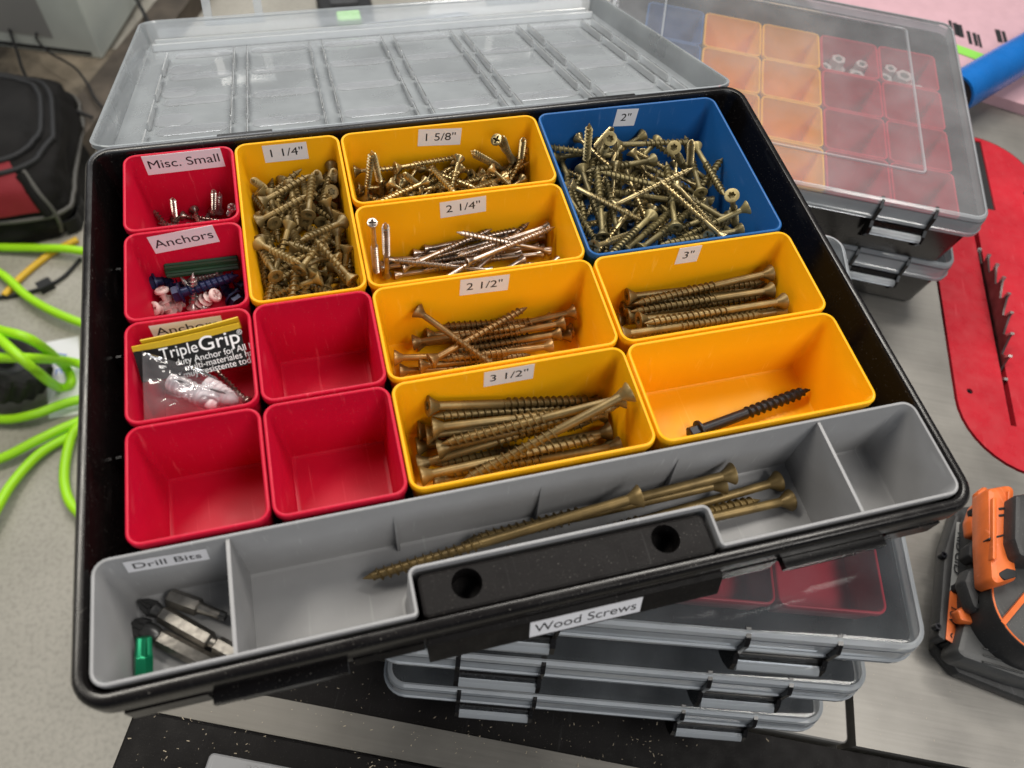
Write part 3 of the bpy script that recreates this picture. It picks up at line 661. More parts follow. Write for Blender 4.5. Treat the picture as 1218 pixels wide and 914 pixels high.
# 3 1/2 inch
k = Screw('s312', 85, 2.05, 3.0, 9.8, 0.58, 3.3, 'brown_screw')
h = Heap(BINS['312'], 'wood_screw', 'longest yellow-bin screw lying parallel in the bin labelled 3 1/2', 'screw', 'long screws in the 3 1/2 bin')
for hp, tp in (((225, 690), (880, 600)), ((990, 690), (340, 800)), ((300, 825), (950, 700)), ((210, 600), (880, 520)), ((970, 560), (330, 640)), ((1000, 635), (350, 740)), ((265, 650), (930, 580)), ((290, 620), (960, 545)), ((215, 745), (860, 620)), ((995, 690), (350, 790)), ((965, 485), (300, 605)), ((255, 570), (925, 470)), ((315, 680), (965, 590)), ((262, 800), (900, 660)), ((985, 545), (330, 640)), ((1005, 575), (420, 800))):
    h.trace(k, Z4(*hp), Z4(*tp))

# 2 inch: the blue bin
k = Screw('s2', 46, 1.5, 2.3, 7.8, 0.66, 2.7, 'olive_screw'); k2 = Screw('s2z', 46, 1.3, 2.05, 7.2, 0.72, 2.5, 'zinc_screw', 'cross')
la = ('wood_screw', 'olive-gold star-drive screw in the heap in the blue bin', 'screw', 'olive screws heaped in the blue bin')
lb = ('wood_screw', 'shiny zinc cross-head screw in the heap in the blue bin', 'screw', 'zinc screws heaped in the blue bin')
h = Heap(BINS['b2'], *la)
slope = lambda u, v: 26*max(0, u-0.66)+5*max(0, 0.3-u)+14*max(0, v-0.75)
for rep in range(16):
    h.args = la; h.drop(k, 4, fx=(0, 0.86), fy=(0, 0.94), tilt=14, tries=24, zmax=-14, bias=slope, steep=0.04)
    h.args = lb; h.drop(k2, 2, fx=(0, 0.86), fy=(0, 0.94), tilt=16, tries=24, zmax=-14, bias=slope, steep=0.06)
h.args = la
for hp, tp in (((640, 425), (200, 400)), ((500, 310), (200, 395)), ((690, 520), (560, 440)), ((280, 580), (260, 420)), ((780, 570), (600, 600)), ((370, 690), (550, 530)), ((440, 670), (625, 530)), ((450, 560), (330, 690)), ((740, 620), (590, 640)), ((560, 515), (540, 400)), ((400, 275), (560, 270)), ((660, 280), (740, 460))):
    h.trace(k, Z3(*hp), Z3(*tp))
for lo, hi, up in (((215, 400), (232, 185), False), ((270, 330), (312, 245), True), ((600, 360), (560, 280), True), ((800, 590), (785, 465), True)):
    h.stand(k, Z3(*lo), Z3(*hi), -30, up)
h.args = lb
for hp, tp in (((660, 470), (760, 560)), ((380, 385), (620, 350)), ((800, 640), (690, 560)), ((160, 500), (250, 520)), ((240, 660), (330, 590))):
    h.trace(k2, Z3(*hp), Z3(*tp))
for lo, hi, up in (((620, 380), (628, 250), False), ((230, 290), (320, 190), False), ((840, 540), (740, 620), True)):
    h.stand(k2, Z3(*lo), Z3(*hi), -28, up)
for hp, tp, zh in (((348, 278), (300, 360), -13), ((395, 292), (470, 350), -14), ((333, 337), (340, 690), -9), ((735, 490), (820, 560), -20)):
    h.face(k2, Z3(*hp), Z3(*tp), zh, 0.7)

# misc small
b = BINS['misc']; gm = ('small_screw', 'small silver screw in the red bin labelled Misc. Small', 'screw', 'small screws in the Misc. Small bin')
ka = Screw('sm', 17, 0.8, 1.45, 5.0, 0.85, 1.9, 'silver', 'cross', pan=True); kb = Screw('smt', 24, 0.8, 1.5, 5.2, 0.9, 2.2, 'steel_screw', 'cross')
h = Heap(b, *gm); h.drop(ka, 14, fx=(.2, 1), fy=(0.0, .75), tilt=15)
for hp, tp in (((345, 370), (500, 405)), ((290, 440), (235, 375)), ((400, 370), (420, 420))): h.trace(kb, Z1(*hp), Z1(*tp))
for lo, hi, up in (((310, 425), (300, 335), False), ((470, 395), (472, 300), False), ((495, 400), (497, 312), False), ((530, 410), (550, 375), True)): h.stand(ka if hi[0] > 480 else kb, Z1(*lo), Z1(*hi), -38, up)

# ------------------------------------------------------------------ anchors bin
def seg_frame(p, q):
    x = (Vector(q)-Vector(p)).normalized(); y = Vector((0, 0, 1)).cross(x).normalized(); return frame(p, x, y)
def place_seg(o, p, q): o.matrix_world = seg_frame(p, q); return o
zf = -BIN_D
p, q = un(*Z1(270, 640), -24), un(*Z1(578, 603), -24); p[0] = max(p[0], 8); q[0] = min(q[0], 49.5)
L = float(np.linalg.norm(q-p)); rr = [(4.0 if k % 2 == 0 else 3.3) for k in range(28)]
gr = MB().loft([[(x, s*rr[k]*math.cos(2*math.pi*k/28), s*rr[k]*math.sin(2*math.pi*k/28)) for k in range(28)] for x, s in ((0, .8), (0.6, 1), (L-0.6, 1), (L, .8))]).build('ribbed_plug', 'green_rib', smooth=20)
place_seg(gr, p, q); tag(gr, 'dark green ribbed plastic plug in the Anchors bin', 'wall plug')
def masonry(p, q, label, hexr=4.2):
    t = thing('masonry_screw', label, 'screw', group='blue masonry screws in the Anchors bin'); t.matrix_world = seg_frame(p, q); L = float(np.linalg.norm(np.array(q)-np.array(p)))
    MB().loft([[(x, r*math.cos(k*math.pi/3), r*math.sin(k*math.pi/3)) for k in range(6)] for x, r in ((-3.4, hexr*.8), (-3, hexr), (0, hexr))]).build('hex_head', 'blue_screw', t, smooth=20)
    MB().loft([[(x, r*math.cos(k*math.pi/8), r*math.sin(k*math.pi/8)) for k in range(16)] for x, r in ((0, 5), (0.9, 5.2), (1.1, 2.4), (L-4, 2.3), (L, .5))]).build('shank', 'blue_screw', t)
    m = MB(); v = []; f = []; turns = (L-6)/2.8; NS = int(turns*12)
    for i in range(NS+1):
        a = 2*math.pi*turns*i/NS; x = 4+(L-6)*i/NS; c, s = math.cos(a), math.sin(a)
        v += [(x-.6, 2.2*c, 2.2*s), (x, 3.1*c, 3.1*s), (x+.6, 2.2*c, 2.2*s)]
        if i: b = 3*i; f += [(b-3, b-2, b+1, b), (b-2, b-1, b+2, b+1)]
    m.add(v, f).build('thread', 'blue_screw', t)
for (a, b, z1, z2) in (((330, 735), (575, 660), -27, -25), ((215, 690), (330, 665), -30, -34), ((300, 690), (540, 690), -36, -36), ((560, 760), (500, 700), -34, -33), ((585, 720), (520, 770), -37, -38)):
    masonry(un(*Z1(*a), z1), un(*Z1(*b), z2), 'dark blue hex-head masonry screw in the Anchors bin')
kc = Screw('coarse', 22, 1.6, 3.6, 7.2, 0.85, 3.6, 'pale_pink', 'cross', pan=True); kd = Screw('chrome', 20, 1.3, 2.0, 6, 0.85, 2.0, 'silver', 'cross')
ga = ('drive_anchor', 'pale pinkish coarse-thread drive anchor in the Anchors bin', 'wall anchor', 'pale anchors in the Anchors bin')
for (a, b, z1, z2) in (((215, 800), (300, 790), -30, -38), ((250, 715), (285, 800), -26, -36), ((485, 740), (420, 770), -27, -34)):
    p, q = un(*Z1(*a), z1), un(*Z1(*b), z2); kc.place(*ga, p, (q-p)/np.linalg.norm(q-p))
gs = ('small_screw', 'small chrome screw among the blue screws in the Anchors bin', 'screw', 'chrome screws in the Anchors bin')
for (a, b, z1, z2) in (((385, 800), (385, 750), -36, -30), ((440, 800), (400, 750), -37, -33), ((500, 650), (450, 660), -28, -30)):
    p, q = un(*Z1(*a), z1), un(*Z1(*b), z2); kd.place(*gs, p, (q-p)/np.linalg.norm(q-p))

# ------------------------------------------------------------------ bag of anchors in the third red bin
bg = thing('anchor_packet', 'clear packet of white wall anchors with a black and yellow header card', 'packet', (27, -130, -40))
def at_bag(o): o.parent = bg; o.matrix_parent_inverse = Matrix.Translation(-Vector((27, -130, -40))*MM); return o
Z6 = lambda X, Y: (120+.35*X, 340+.35*Y)
TL, TR, BR, BL = un(*Z6(108, 222), -2), un(*Z6(473, 140), 0.5), un(*Z6(500, 270), -9), un(*Z6(140, 330), -11)
def quad_grid(TL, TR, BR, BL, nu, nv, bulge, thick=0.5):
    n = np.cross(TR-TL, BL-TL); n = n/np.linalg.norm(n); n = n if n[2] > 0 else -n; top = []; 
    for j in range(nv+1):
        for i in range(nu+1):
            u, v = i/nu, j/nv; p = (TL*(1-u)+TR*u)*(1-v)+(BL*(1-u)+BR*u)*v; top.append(p+n*bulge(u, v))
    low = [p-n*thick for p in top]; W_ = nu+1; F = []; o = len(top)
    for j in range(nv):
        for i in range(nu):
            a = j*W_+i; F += [(a, a+W_, a+W_+1, a+1), (o+a, o+a+1, o+a+W_+1, o+a+W_)]
    for i in range(nu): F += [(i, i+1, o+i+1, o+i), (nv*W_+i, o+nv*W_+i, o+nv*W_+i+1, nv*W_+i+1)]
    for j in range(nv): F += [(j*W_, o+j*W_, o+(j+1)*W_, (j+1)*W_), (j*W_+nu, (j+1)*W_+nu, o+(j+1)*W_+nu, o+j*W_+nu)]
    return MB().add(top+low, F), n
cardf = lambda u, v: 0.5*math.sin(u*3.0)
mb, cn = quad_grid(TL, TR, BR, BL, 16, 8, cardf); card = at_bag(mb.build('header_card', 'card_black'))
back = np.array([0, 2.4, 0.8])
mb, _ = quad_grid(TL+back*0.4+np.array([0, 0, 1.4]), TR+back*0.4+np.array([0, 0, 1.6]), TR+cn*-0.3-np.array([0, .6, .6]), TL+cn*-0.3-np.array([0, .6, .6]), 14, 3, lambda u, v: 0.9*math.sin(u*3.0)+0.2); at_bag(mb.build('card_fold', 'card_yellow'))
mb, _ = quad_grid(TL+back+np.array([4, 0, 2.4]), TR+back+np.array([0, 0, 3.0]), TR+back-np.array([0, 0, 5]), TL+back+np.array([4, 0, -5]), 14, 3, lambda u, v: 0.6*math.sin(u*3.2)); at_bag(mb.build('card_back', 'card_yellow'))
xd = TR-TL; yd = TL-BL; xd = xd/np.linalg.norm(xd)
ct = lambda u, v: (TL*(1-u)+TR*u)*(1-v)+(BL*(1-u)+BR*u)*v+cn*(max(cardf(u, v), cardf(u-0.2, v), cardf(u+0.2, v))+0.35)
def ctext(s, size, u, v, bold, sq=1.0):
    o = text(s, size, 'white_ink', None, frame(ct(u, v), xd, yd), bold, sq); at_bag(o); return o
ctext('Triple', 7.0, 0.405, 0.28, False, 0.95); ctext('Grip', 8.8, 0.785, 0.24, True, 1.1)
ctext('\u00ae', 3.0, 0.985, 0.13, False)
ctext('duty Anchor for All M', 4.0, 0.73, 0.56, False, 0.95); ctext('multi-materiales ha', 4.0, 0.745, 0.74, False, 0.95); ctext('muy resistente todo', 4.0, 0.74, 0.92, False, 0.95)
# plastic bag: crumpled closed pouch
TLb, TRb, BRb, BLb = un(*Z6(140, 224), 0.0), un(*Z6(350, 288), -5), un(*Z6(518, 398), -20), un(*Z6(148, 462), -10)
for p in (TLb, TRb, BRb, BLb): p[0] = min(max(p[0], 3.2), 50.0); p[1] = max(p[1], -153.0)
def crumple(u, v):
    e = 1-(2*u-1)**4*(0.9); g = 1-(2*v-1)**4
    n = noise.noise(Vector((u*2.2+3, v*2.6, 0.3)))*4.0+abs(noise.noise(Vector((u*4+9, v*4, 1.3))))*2.4+abs(noise.noise(Vector((u*9+v*5, v*7-u*4, 4))))*0.5
    return (2.0+n)*e*g
mb, _ = quad_grid(TLb, TRb, BRb, BLb, 40, 34, crumple, 0.12); at_bag(mb.build('plastic_bag', bagm, smooth=25))
def plug(a, b, z1, z2, r):
    p, q = un(*Z6(*a), z1), un(*Z6(*b), z2); L = float(np.linalg.norm(q-p)); prof = [(0, r*.5), (0.6, r*.9), (2, r)]
    x = 3.0
    while x < L-6: prof += [(x, r), (x+0.5, r*.9), (x+1.6, r*.9), (x+2.1, r)]; x += 2.6
    prof += [(L-5, r*.95), (L-1.5, r*.75), (L, r*.35)]
    o = MB().loft([[(x, rr*math.cos(k*math.pi/9), rr*math.sin(k*math.pi/9)) for k in range(18)] for x, rr in prof]).build('white_plug', 'white_nylon')
    o.matrix_world = seg_frame(p, q); at_bag(o)
plug((235, 320), (395, 405), -13, -14.5, 4.4); plug((355, 325), (460, 405), -15, -19, 4.2)
p, q = un(*Z6(500, 395), -24), un(*Z6(425, 320), -22); o = kb.place('packet_screw', '', '', None, p, (q-p)/np.linalg.norm(q-p))
for kk in ('label', 'category'): del o[kk]
at_bag(o)

# ------------------------------------------------------------------ lag screw in the empty yellow bin
zl = -37.5
p, q = un(*Z5(330, 592), zl), un(*Z5(668, 466), zl+1); L = float(np.linalg.norm(q-p))
t = thing('lag_screw', 'single black lag screw lying alone in the unlabelled yellow bin', 'screw'); t.matrix_world = seg_frame(p, q)
MB().loft([[(x, r*math.cos(k*math.pi/3), r*math.sin(k*math.pi/3)) for k in range(6)] for x, r in ((-5.0, 2.9), (-4.4, 3.7), (0, 3.7))]).build('hex_head', 'black_iron', t, smooth=20)
MB().loft([[(x, r*math.cos(k*math.pi/10), r*math.sin(k*math.pi/10)) for k in range(20)] for x, r in ((0, 4.6), (0.4, 5.2), (1.5, 5.2), (1.8, 2.8), (L*.42, 2.7), (L*.43, 2.2), (L-7, 2.2), (L, .3))]).build('shank', 'black_iron', t)
m = MB(); v = []; f = []; turns = 10.5; NS = 160
for i in range(NS+1):
    a = 2*math.pi*turns*i/NS; x = L*.43+(L*.57-1)*i/NS; c, s = math.cos(a), math.sin(a); tp_ = min(1, (L-x+1)/8); v += [(x-1.3, 2.1*tp_*c, 2.1*tp_*s), (x-.1, 3.3*tp_*c, 3.3*tp_*s), (x+.3, 3.3*tp_*c, 3.3*tp_*s), (x+1.0, 2.1*tp_*c, 2.1*tp_*s)]
    if i: b = 4*i; f += [(b-4, b-3, b+1, b), (b-3, b-2, b+2, b+1), (b-2, b-1, b+3, b+2)]
m.add(v, f).build('thread', 'black_iron', t)

# ------------------------------------------------------------------ long screws in the grey tray
k = Screw('s6', 124, 2.15, 3.1, 10.4, 0.42, 3.4, 'brown_screw')
h = Heap(dict(x0=38, x1=290, y0=-256, y1=-211.5, zf=-41.0), 'wood_screw', 'extra long brown wood screw lying in the grey divided tray', 'screw', 'extra long screws in the grey tray', draft=2.4, hgt=41)
for hp, tp in (((1072, 108), (440, 290)), ((905, 128), (285, 255)), ((420, 300), (1000, 155)), ((1118, 152), (520, 300)), ((932, 103), (300, 250)), ((708, 172), (15, 347))):
    h.trace(k, Z8(*hp), Z8(*tp))

# ------------------------------------------------------------------ driver bits
def bit(p, q, prof, label, m, mt, name='driver_bit', flutes=False):
    t = thing(name, label, 'driver bit'); t.matrix_world = seg_frame(p, q)
    for nm, sides, rows, mm in prof:
        N = 24
        def rad(r, a):
            if sides == 6: return r*math.cos(math.pi/6)/math.cos((a % (math.pi/3))-math.pi/6)
            if sides == -6: return r*(1+0.2*math.cos(6*a))
            if sides == -4: return r*(0.62+0.75*max(abs(math.cos(a)), abs(math.sin(a)))**8)
            return r
        MB().loft([[(x, rad(r, a)*math.cos(a), rad(r, a)*math.sin(a)) for a in [2*math.pi*k/N for k in range(N)]] for x, r in rows]).build(nm, mm, t, smooth=25)
zb = -37.2
p, q = un(*Z7(235, 318), zb), un(*Z7(560, 500), zb); L = float(np.linalg.norm(q-p)); print('bit', L, p, q)
bit(p, q, [('tip', -4, [(0, .6), (3, 1.9), (7, 2.6)], 'bit_dark'), ('neck', 0, [(6.5, 2.6), (8, 3.2), (10, 2.5), (11.5, 2.5)], 'bit_dark'), ('hex_shank', 6, [(11, 2.8), (12, 3.65), (L*.72, 3.65), (L*.74, 2.9)], 'bit_steel'), ('groove', 0, [(L*.73, 2.3), (L*.79, 2.3)], 'bit_steel'), ('hex_end', 6, [(L*.785, 2.9), (L*.80, 3.65), (L-1, 3.65), (L, 3.1)], 'bit_steel')],
    'long double-section steel driver bit in the Drill Bits compartment', None, None)
p, q = un(*Z7(215, 392), zb+0.3), un(*Z7(480, 530), zb+0.3); L = float(np.linalg.norm(q-p))
bit(p, q, [('tip', -4, [(0, 1.5), (2, 2.6), (6, 3.3)], 'bit_dark'), ('collar', 0, [(5.5, 3.3), (8, 3.7), (11, 3.5), (13, 2.5)], 'bit_dark'), ('hex_shank', 6, [(12.5, 2.8), (13.5, 3.65), (L-1, 3.65), (L, 3.2)], 'bit_steel')],
    'steel driver bit with stubby dark tip in the Drill Bits compartment', None, None)
p, q = un(*Z7(335, 305), zb), un(*Z7(522, 372), zb+.4); L = float(np.linalg.norm(q-p))
bit(p, q, [('hex_shank', 6, [(0, 3.1), (.8, 3.65), (L*.52, 3.65), (L*.56, 2.6)], 'bit_steel'), ('neck', 0, [(L*.55, 2.5), (L*.6, 2.2), (L*.9, 1.9)], 'bit_steel'), ('tip', -6, [(L*.89, 1.8), (L, 1.5)], 'bit_dark')],
    'short steel star-tip bit by the rear wall of the Drill Bits compartment', None, None)
p, q = un(*Z7(250, 580), -37.4), un(*Z7(252, 438), -30.5); L = float(np.linalg.norm(q-p))
bit(p, q, [('hex_shank', 6, [(0, 3.1), (.6, 3.65), (L*.55, 3.65), (L*.6, 3.0)], 'green_metal'), ('tip', -6, [(L*.58, 2.9), (L*.7, 2.7), (L, 2.5)], 'green_metal')],
    'green star-tip driver bit leaning in the Drill Bits compartment', None, None)

# ------------------------------------------------------------------ closed storage cases
def closed_case(corner, ztop, rz, W_, D_, label, latches, group='closed storage cases', rimline=True, lm_=None):
    """corner: front right corner of the lid (mm, seen from its latch side); ztop: top of lid. Local: x along the latch side, y into the case, origin front-left bottom"""
    u = np.array([math.cos(rz), math.sin(rz)]); o = np.array(corner[:2])-u*W_
    t = thing('storage_case', label, 'storage case', (o[0], o[1], ztop-CASE_H), rz, group)
    H = CASE_H; zb = H-11
    ol = rounded(rect(0, W_, 0, D_), 14, 6)
    MB().loft(rings_of(ol, [(16, 0.2), (11, 0.6), (9, 4), (5.5, zb-12), (5, zb-8), (4.6, zb+1), (6.4, zb+1), (6.8, zb-8), (8, zb-14), (11, 4.5), (13, 3), (17, 2.6), (19, 2.6)])).build('base_shell', 'black', t)
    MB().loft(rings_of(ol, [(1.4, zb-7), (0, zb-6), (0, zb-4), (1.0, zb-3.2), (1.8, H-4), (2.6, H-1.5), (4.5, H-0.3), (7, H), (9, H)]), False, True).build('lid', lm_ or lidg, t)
    # solid lip of the lid edge
    ed = MB(); ed.loft(rings_of(ol, [(1.6, zb-7.5), (-0.2, zb-6.5), (-0.2, zb-3.6), (0.8, zb-3.0), (1.6, H-5), (3.0, H-5), (2.4, zb-7.2), (1.6, zb-7.5)]), False, False); ed.build('lid_lip', lide, t)
    ed = MB(); ed.loft(rings_of(ol, [(1.9, H-3.4), (2.7, H-0.9), (4.4, H+0.25), (5.4, H+0.2)]), False, False); ed.build('lid_rim', lide, t)
    if rimline:
        pl = rounded(rect(48, W_-48, 40, D_-26), 5, 4)
        MB().loft(rings_of(pl, [(0, H+0.05), (0.5, H+1.3), (1.8, H+1.3), (2.3, H+0.05)]), False, False).build('raised_frame', lide, t)
    for a, b in latches:
        a, b = W_-b, W_-a
        la = bpy.data.objects.new('latch', None); col.objects.link(la); la.parent = t
        m = MB(); v = [(a+2, -1.2, zb-7.6), (b-2, -1.2, zb-7.6), (b-2, -3.5, zb-17), (a+2, -3.5, zb-17), (a+2, 3.2, zb-7.6), (b-2, 3.2, zb-7.6), (b-2, 3, zb-17), (a+2, 3, zb-17)]
        m.add(v, [(0, 3, 2, 1), (4, 5, 6, 7), (0, 1, 5, 4), (3, 7, 6, 2), (0, 4, 7, 3), (1, 2, 6, 5)]).build('latch_plate', 'black', la, smooth=0)
        m = MB(); m.loft([[(x, y, z) for y, z in ((-3.0, zb-11.5), (-5.0, zb-11.5), (-7.2, zb-13.5), (-7.2, zb-16.0), (-5.8, zb-16.4), (-3.0, zb-15.0))] for x in (a+2.6, b-2.6)]).build('latch_bar', lide, la)
        for x in (a, b-2.4):
            sec = [(6.5, H+0.5), (2.0, H-0.6), (-1.2, H-5), (-1.6, zb-7), (-5.2, zb-11), (-6.6, zb-17), (-2.0, zb-24), (4.5, zb-30), (4.5, zb-10)]
            MB().loft([[(xx, y, z) for y, z in sec] for xx in (x, x+2.4)]).build('latch_arm', 'black', la, smooth=0)
    return t, o, u
def inner_bin(o, u, zbase, x, y, wd, dp, m, label, group, hgt=38, lift=0):
    rz = math.atan2(u[1], u[0]); n = np.array([-u[1], u[0]]); c = o+u*x+n*(y+dp)
    t = thing('storage_bin', label, 'storage bin', (c[0], c[1], zbase+4.5+hgt+1.6+lift), rz, group)
    link('bin_shell', bin_mesh(wd, dp, None, hgt, 5).copy(), m, t); return t
zfr = -57.0
rz1 = math.radians(-17.6)
LT = [(43, 88), (172, 218)]
c1 = un(1095, 790, zfr-8); fc = []
for i, (px, lab) in enumerate((((1095, 790), 'closed case with red bins under its clear lid, right below the open case'), ((1027, 836), 'closed case in the middle of the stack under the open case'), ((977, 872), 'lowest closed case of the stack under the open case'))):
    zt = zfr-i*CASE_H; cc = un(*px, zt-14); fc.append(closed_case(cc, zt, rz1-0.004*i, 262, 256, lab, LT, 'closed cases stacked under the open case', rimline=False))
t, o, u = fc[0]
MB().box(14, 248, 14, 242, 3.2, 29.4).build('added_bin_riser', 'black', t)  # added block lifting the shallow bins so their floors catch more light
for i in range(3):
    for j in range(2):
        inner_bin(o, u, zfr-CASE_H, 262-15-54*(i+1), 19+52*j, 53.6, 51.8, 'red' if i < 2 else 'yellow',
                  ['red bin in the front row under the clear lid below the open case', 'red bin in the second row under the clear lid below the open case'][j] if i < 2 else ['yellow bin in the front row under the clear lid below the open case', 'yellow bin in the second row under the clear lid below the open case'][j], 'bins inside the upper stacked case', 24, 25)
rz2 = math.radians(-24.5); zr = TABLE+2*CASE_H
cr = un(1170, 282, zr-14)
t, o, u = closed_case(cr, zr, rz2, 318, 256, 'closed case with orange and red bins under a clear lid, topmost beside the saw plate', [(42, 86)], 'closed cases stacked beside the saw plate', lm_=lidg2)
cr2 = un(1130, 335, zr-CASE_H-14)
closed_case(cr2, zr-CASE_H, rz2-0.01, 318, 256, 'lower closed case standing on the steel saw top beside the red plate', [(40, 85)], 'closed cases stacked beside the saw plate', rimline=False)
nuts = []
names = {'red': 'red', 'yellow': 'orange-yellow', 'blue': 'blue'}
place_words = ['in the front row', 'in the second row', 'in the third row', 'in the back row']
for ci, cname in enumerate(('red', 'red', 'yellow', 'yellow', 'blue')):
    for r in range(4):
        inner_bin(o, u, zr-CASE_H, 318-13-54*(ci+1), 18+52*r, 53.6, 51.8, cname, '%s bin %s under the clear lid beside the saw plate' % (names[cname], place_words[r]), 'bins inside the case beside the saw plate')
nrm = np.array([-u[1], u[0]])
def nut(x, y, z, r, hgt, rot, label, m='silver'):
    c = o+u*x+nrm*y
    t = thing('hex_nut', label, 'nut', (c[0], c[1], zr-CASE_H+6.3+z), rot, 'silver nuts in the case beside the saw plate')
    hexa = [(r*math.cos(k*math.pi/3), r*math.sin(k*math.pi/3)) for k in range(6)]
    link('nut_body', plate_holes([hexa[k//2] if k % 2 == 0 else tuple((Vector(hexa[k//2])+Vector(hexa[(k//2+1) % 6]))/2) for k in range(12)], [circ(0, 0, r*0.5, 16)], 0, hgt), m, t)
for i, (x, y, r) in enumerate(((210, 195, 8), (224, 211, 8), (236, 192, 9), (243, 210, 7), (222, 187, 6), (265, 196, 8), (286, 205, 10), (279, 187, 8), (264, 212, 7), (296, 190, 6), (158, 192, 6), (172, 205, 6), (184, 194, 7), (150, 210, 6))):
    for lay in range(3 if x > 200 else 1): nut(x+random.uniform(-3, 3)*lay, y+lay*1.5, 8.2*lay, r*(1-.08*lay), 8, random.uniform(0, 3), 'silver hex nut in the back row bins of the case beside the saw plate', 'bright_zinc')
for i, (x, y, r) in enumerate(((225, 150, 13), (240, 140, 12))):
    c = o+u*x+nrm*y; ws = thing('washer', 'grey steel washer in the third row red bin beside the saw plate', 'washer', (c[0], c[1], zr-CASE_H+6.3+i*1.8), 0, 'washers in the case beside the saw plate')
    link('ring', plate_holes(circ(0, 0, r, 24), [circ(0, 0, r*.45, 20)], 0, 1.6), 'bit_steel', ws)

# small case lying behind, seen through the folded-back lid
cb = un(362, 33, TABLE+CASE_H); rz3 = math.radians(4)
ub = np.array([math.cos(rz3), math.sin(rz3)]); nb = np.array([-ub[1], ub[0]])
ccb = cb[:2]+ub*165-nb*290
t, o3, u3 = closed_case(ccb, TABLE+CASE_H, rz3, 165, 290, 'small closed case behind the open case, seen through its folded-back lid', [(60, 105)], 'small cases', rimline=False)
for i in range(2):
    for r in range(5):
        inner_bin(o3, u3, TABLE, 22+58*i, 12+54*r, 53.6, 51.8, 'blue' if (i+r) % 2 == 0 else 'grey', ('blue' if (i+r) % 2 == 0 else 'grey')+' bin in the small case behind the folded-back lid', 'bins in the small case behind')
gtab = un(415, 22, TABLE+CASE_H+4)
gg = MB().loft(rings_of(rounded(rect(-11, 11, -8, 8), 3, 4), [(0.5, TABLE+CASE_H+0.3), (0, TABLE+CASE_H+1), (0, TABLE+CASE_H+7), (1, TABLE+CASE_H+8)])).build('green_tab', 'foam_green', loc=(gtab[0], gtab[1], 0)); tag(gg, 'bright green plastic tab on the small case behind the lid', 'tab')

# ------------------------------------------------------------------ cordless tool at the right
tl = thing('cordless_tool', 'orange and black cordless tool with battery label standing on the saw top', 'power tool')
def prism(nm, m, pts, z, zb=0.0, bev=1.5, rad=2.5, seg=4):
    """solid with its top edge through picture points at a height above the table"""
    W3 = [un(x, y, TABLE+z) for x, y in pts]; poly = [(float(p[0]), float(p[1])) for p in W3]
    if sum(poly[i][0]*poly[i-len(poly)+1][1]-poly[i-len(poly)+1][0]*poly[i][1] for i in range(len(poly))) < 0: poly = poly[::-1]
    poly = rounded(poly, rad, seg)
    return MB().loft(rings_of(poly, [(bev*.6, TABLE+zb), (0, TABLE+zb+bev), (0, TABLE+z-bev), (bev*.3, TABLE+z-bev*.3), (bev, TABLE+z)])).build(nm, m, tl)
prism('battery_base', 'dark_grey', [(1113, 770), (1122, 650), (1138, 603), (1300, 590), (1300, 860), (1218, 832), (1141, 801)], 12, 0, 2.5, 4)
prism('side_rail', 'dark_grey', [(1116, 757), (1124, 655), (1137, 612), (1146, 612), (1134, 690), (1127, 764)], 24, 10, 2, 2)
prism('front_housing', 'mid_grey', [(1138, 775), (1160, 690), (1300, 660), (1300, 830), (1218, 808), (1148, 783)], 34, 10, 4, 4)
prism('core_housing', 'dark_grey', [(1168, 605), (1300, 585), (1300, 700), (1166, 705)], 52, 10, 3, 4)
def slab(nm, m, pts, zs, th=1.2):
    P3 = [un(x, y, TABLE+z) for (x, y), z in zip(pts, zs)]; n = np.cross(P3[1]-P3[0], P3[2]-P3[0]); n /= np.linalg.norm(n); n = n if n[2] > 0 else -n
    N_ = len(P3); v = [tuple(p) for p in P3]+[tuple(p-n*th) for p in P3]
    f = [tuple(range(N_)), tuple(range(2*N_-1, N_-1, -1))]+[(i, (i+1) % N_, N_+(i+1) % N_, N_+i) for i in range(N_)]
    return MB().add(v, f).build(nm, m, tl, smooth=0), P3, n
prism('label_wedge', 'dark_grey', [(1128, 765), (1133, 700), (1143, 618), (1158, 618), (1152, 680), (1138, 770)], 23.5, 10, 1, 1.5)
g_, G3, gn = slab('label_panel', 'label_grey', [(1138, 621), (1153, 623), (1150, 672), (1130, 703)], [24.5, 25.5, 25.5, 24.5])
o_, O3, on_ = slab('label_panel', 'orange', [(1130, 704), (1145.5, 689), (1134, 766), (1125, 760)], [24.5, 25.5, 25.5, 24.5])
def vtext(s_, size, a, b):
    p, q_ = un(*a, TABLE+26.3), un(*b, TABLE+26.3); d_ = q_-p; text(s_, size, 'ink', tl, frame((p+q_)/2, d_, (-d_[1], d_[0], 0)), True, 1.0)
vtext('RIDGID', 10.0, (1144.5, 630), (1138.5, 688)); vtext('18V', 8.5, (1138, 712), (1130.5, 752))
prism('orange_body', 'orange', [(1175, 580), (1209, 574), (1207, 652), (1213, 688), (1180, 698), (1176, 640)], 72, 50, 4, 4)
prism('orange_shoulder', 'orange', [(1160, 600), (1178, 582), (1180, 640), (1156, 636), (1154, 618)], 50, 38, 3, 3)
prism('orange_arm', 'orange', [(1163, 585), (1176, 574), (1178, 600), (1166, 606)], 40, 30, 3, 2)
prism('grip_block', 'dark_grey', [(1208, 588), (1300, 575), (1300, 668), (1214, 662), (1207, 640)], 84, 60, 3, 3)
prism('rubber_bumper', 'rubber', [(1153, 648), (1163, 640), (1175, 650), (1174, 662), (1160, 668), (1152, 660)], 52, 38, 3, 2)
prism('rubber_bumper', 'rubber', [(1158, 603), (1170, 600), (1176, 606), (1174, 612), (1160, 612)], 54, 44, 2, 1.5)
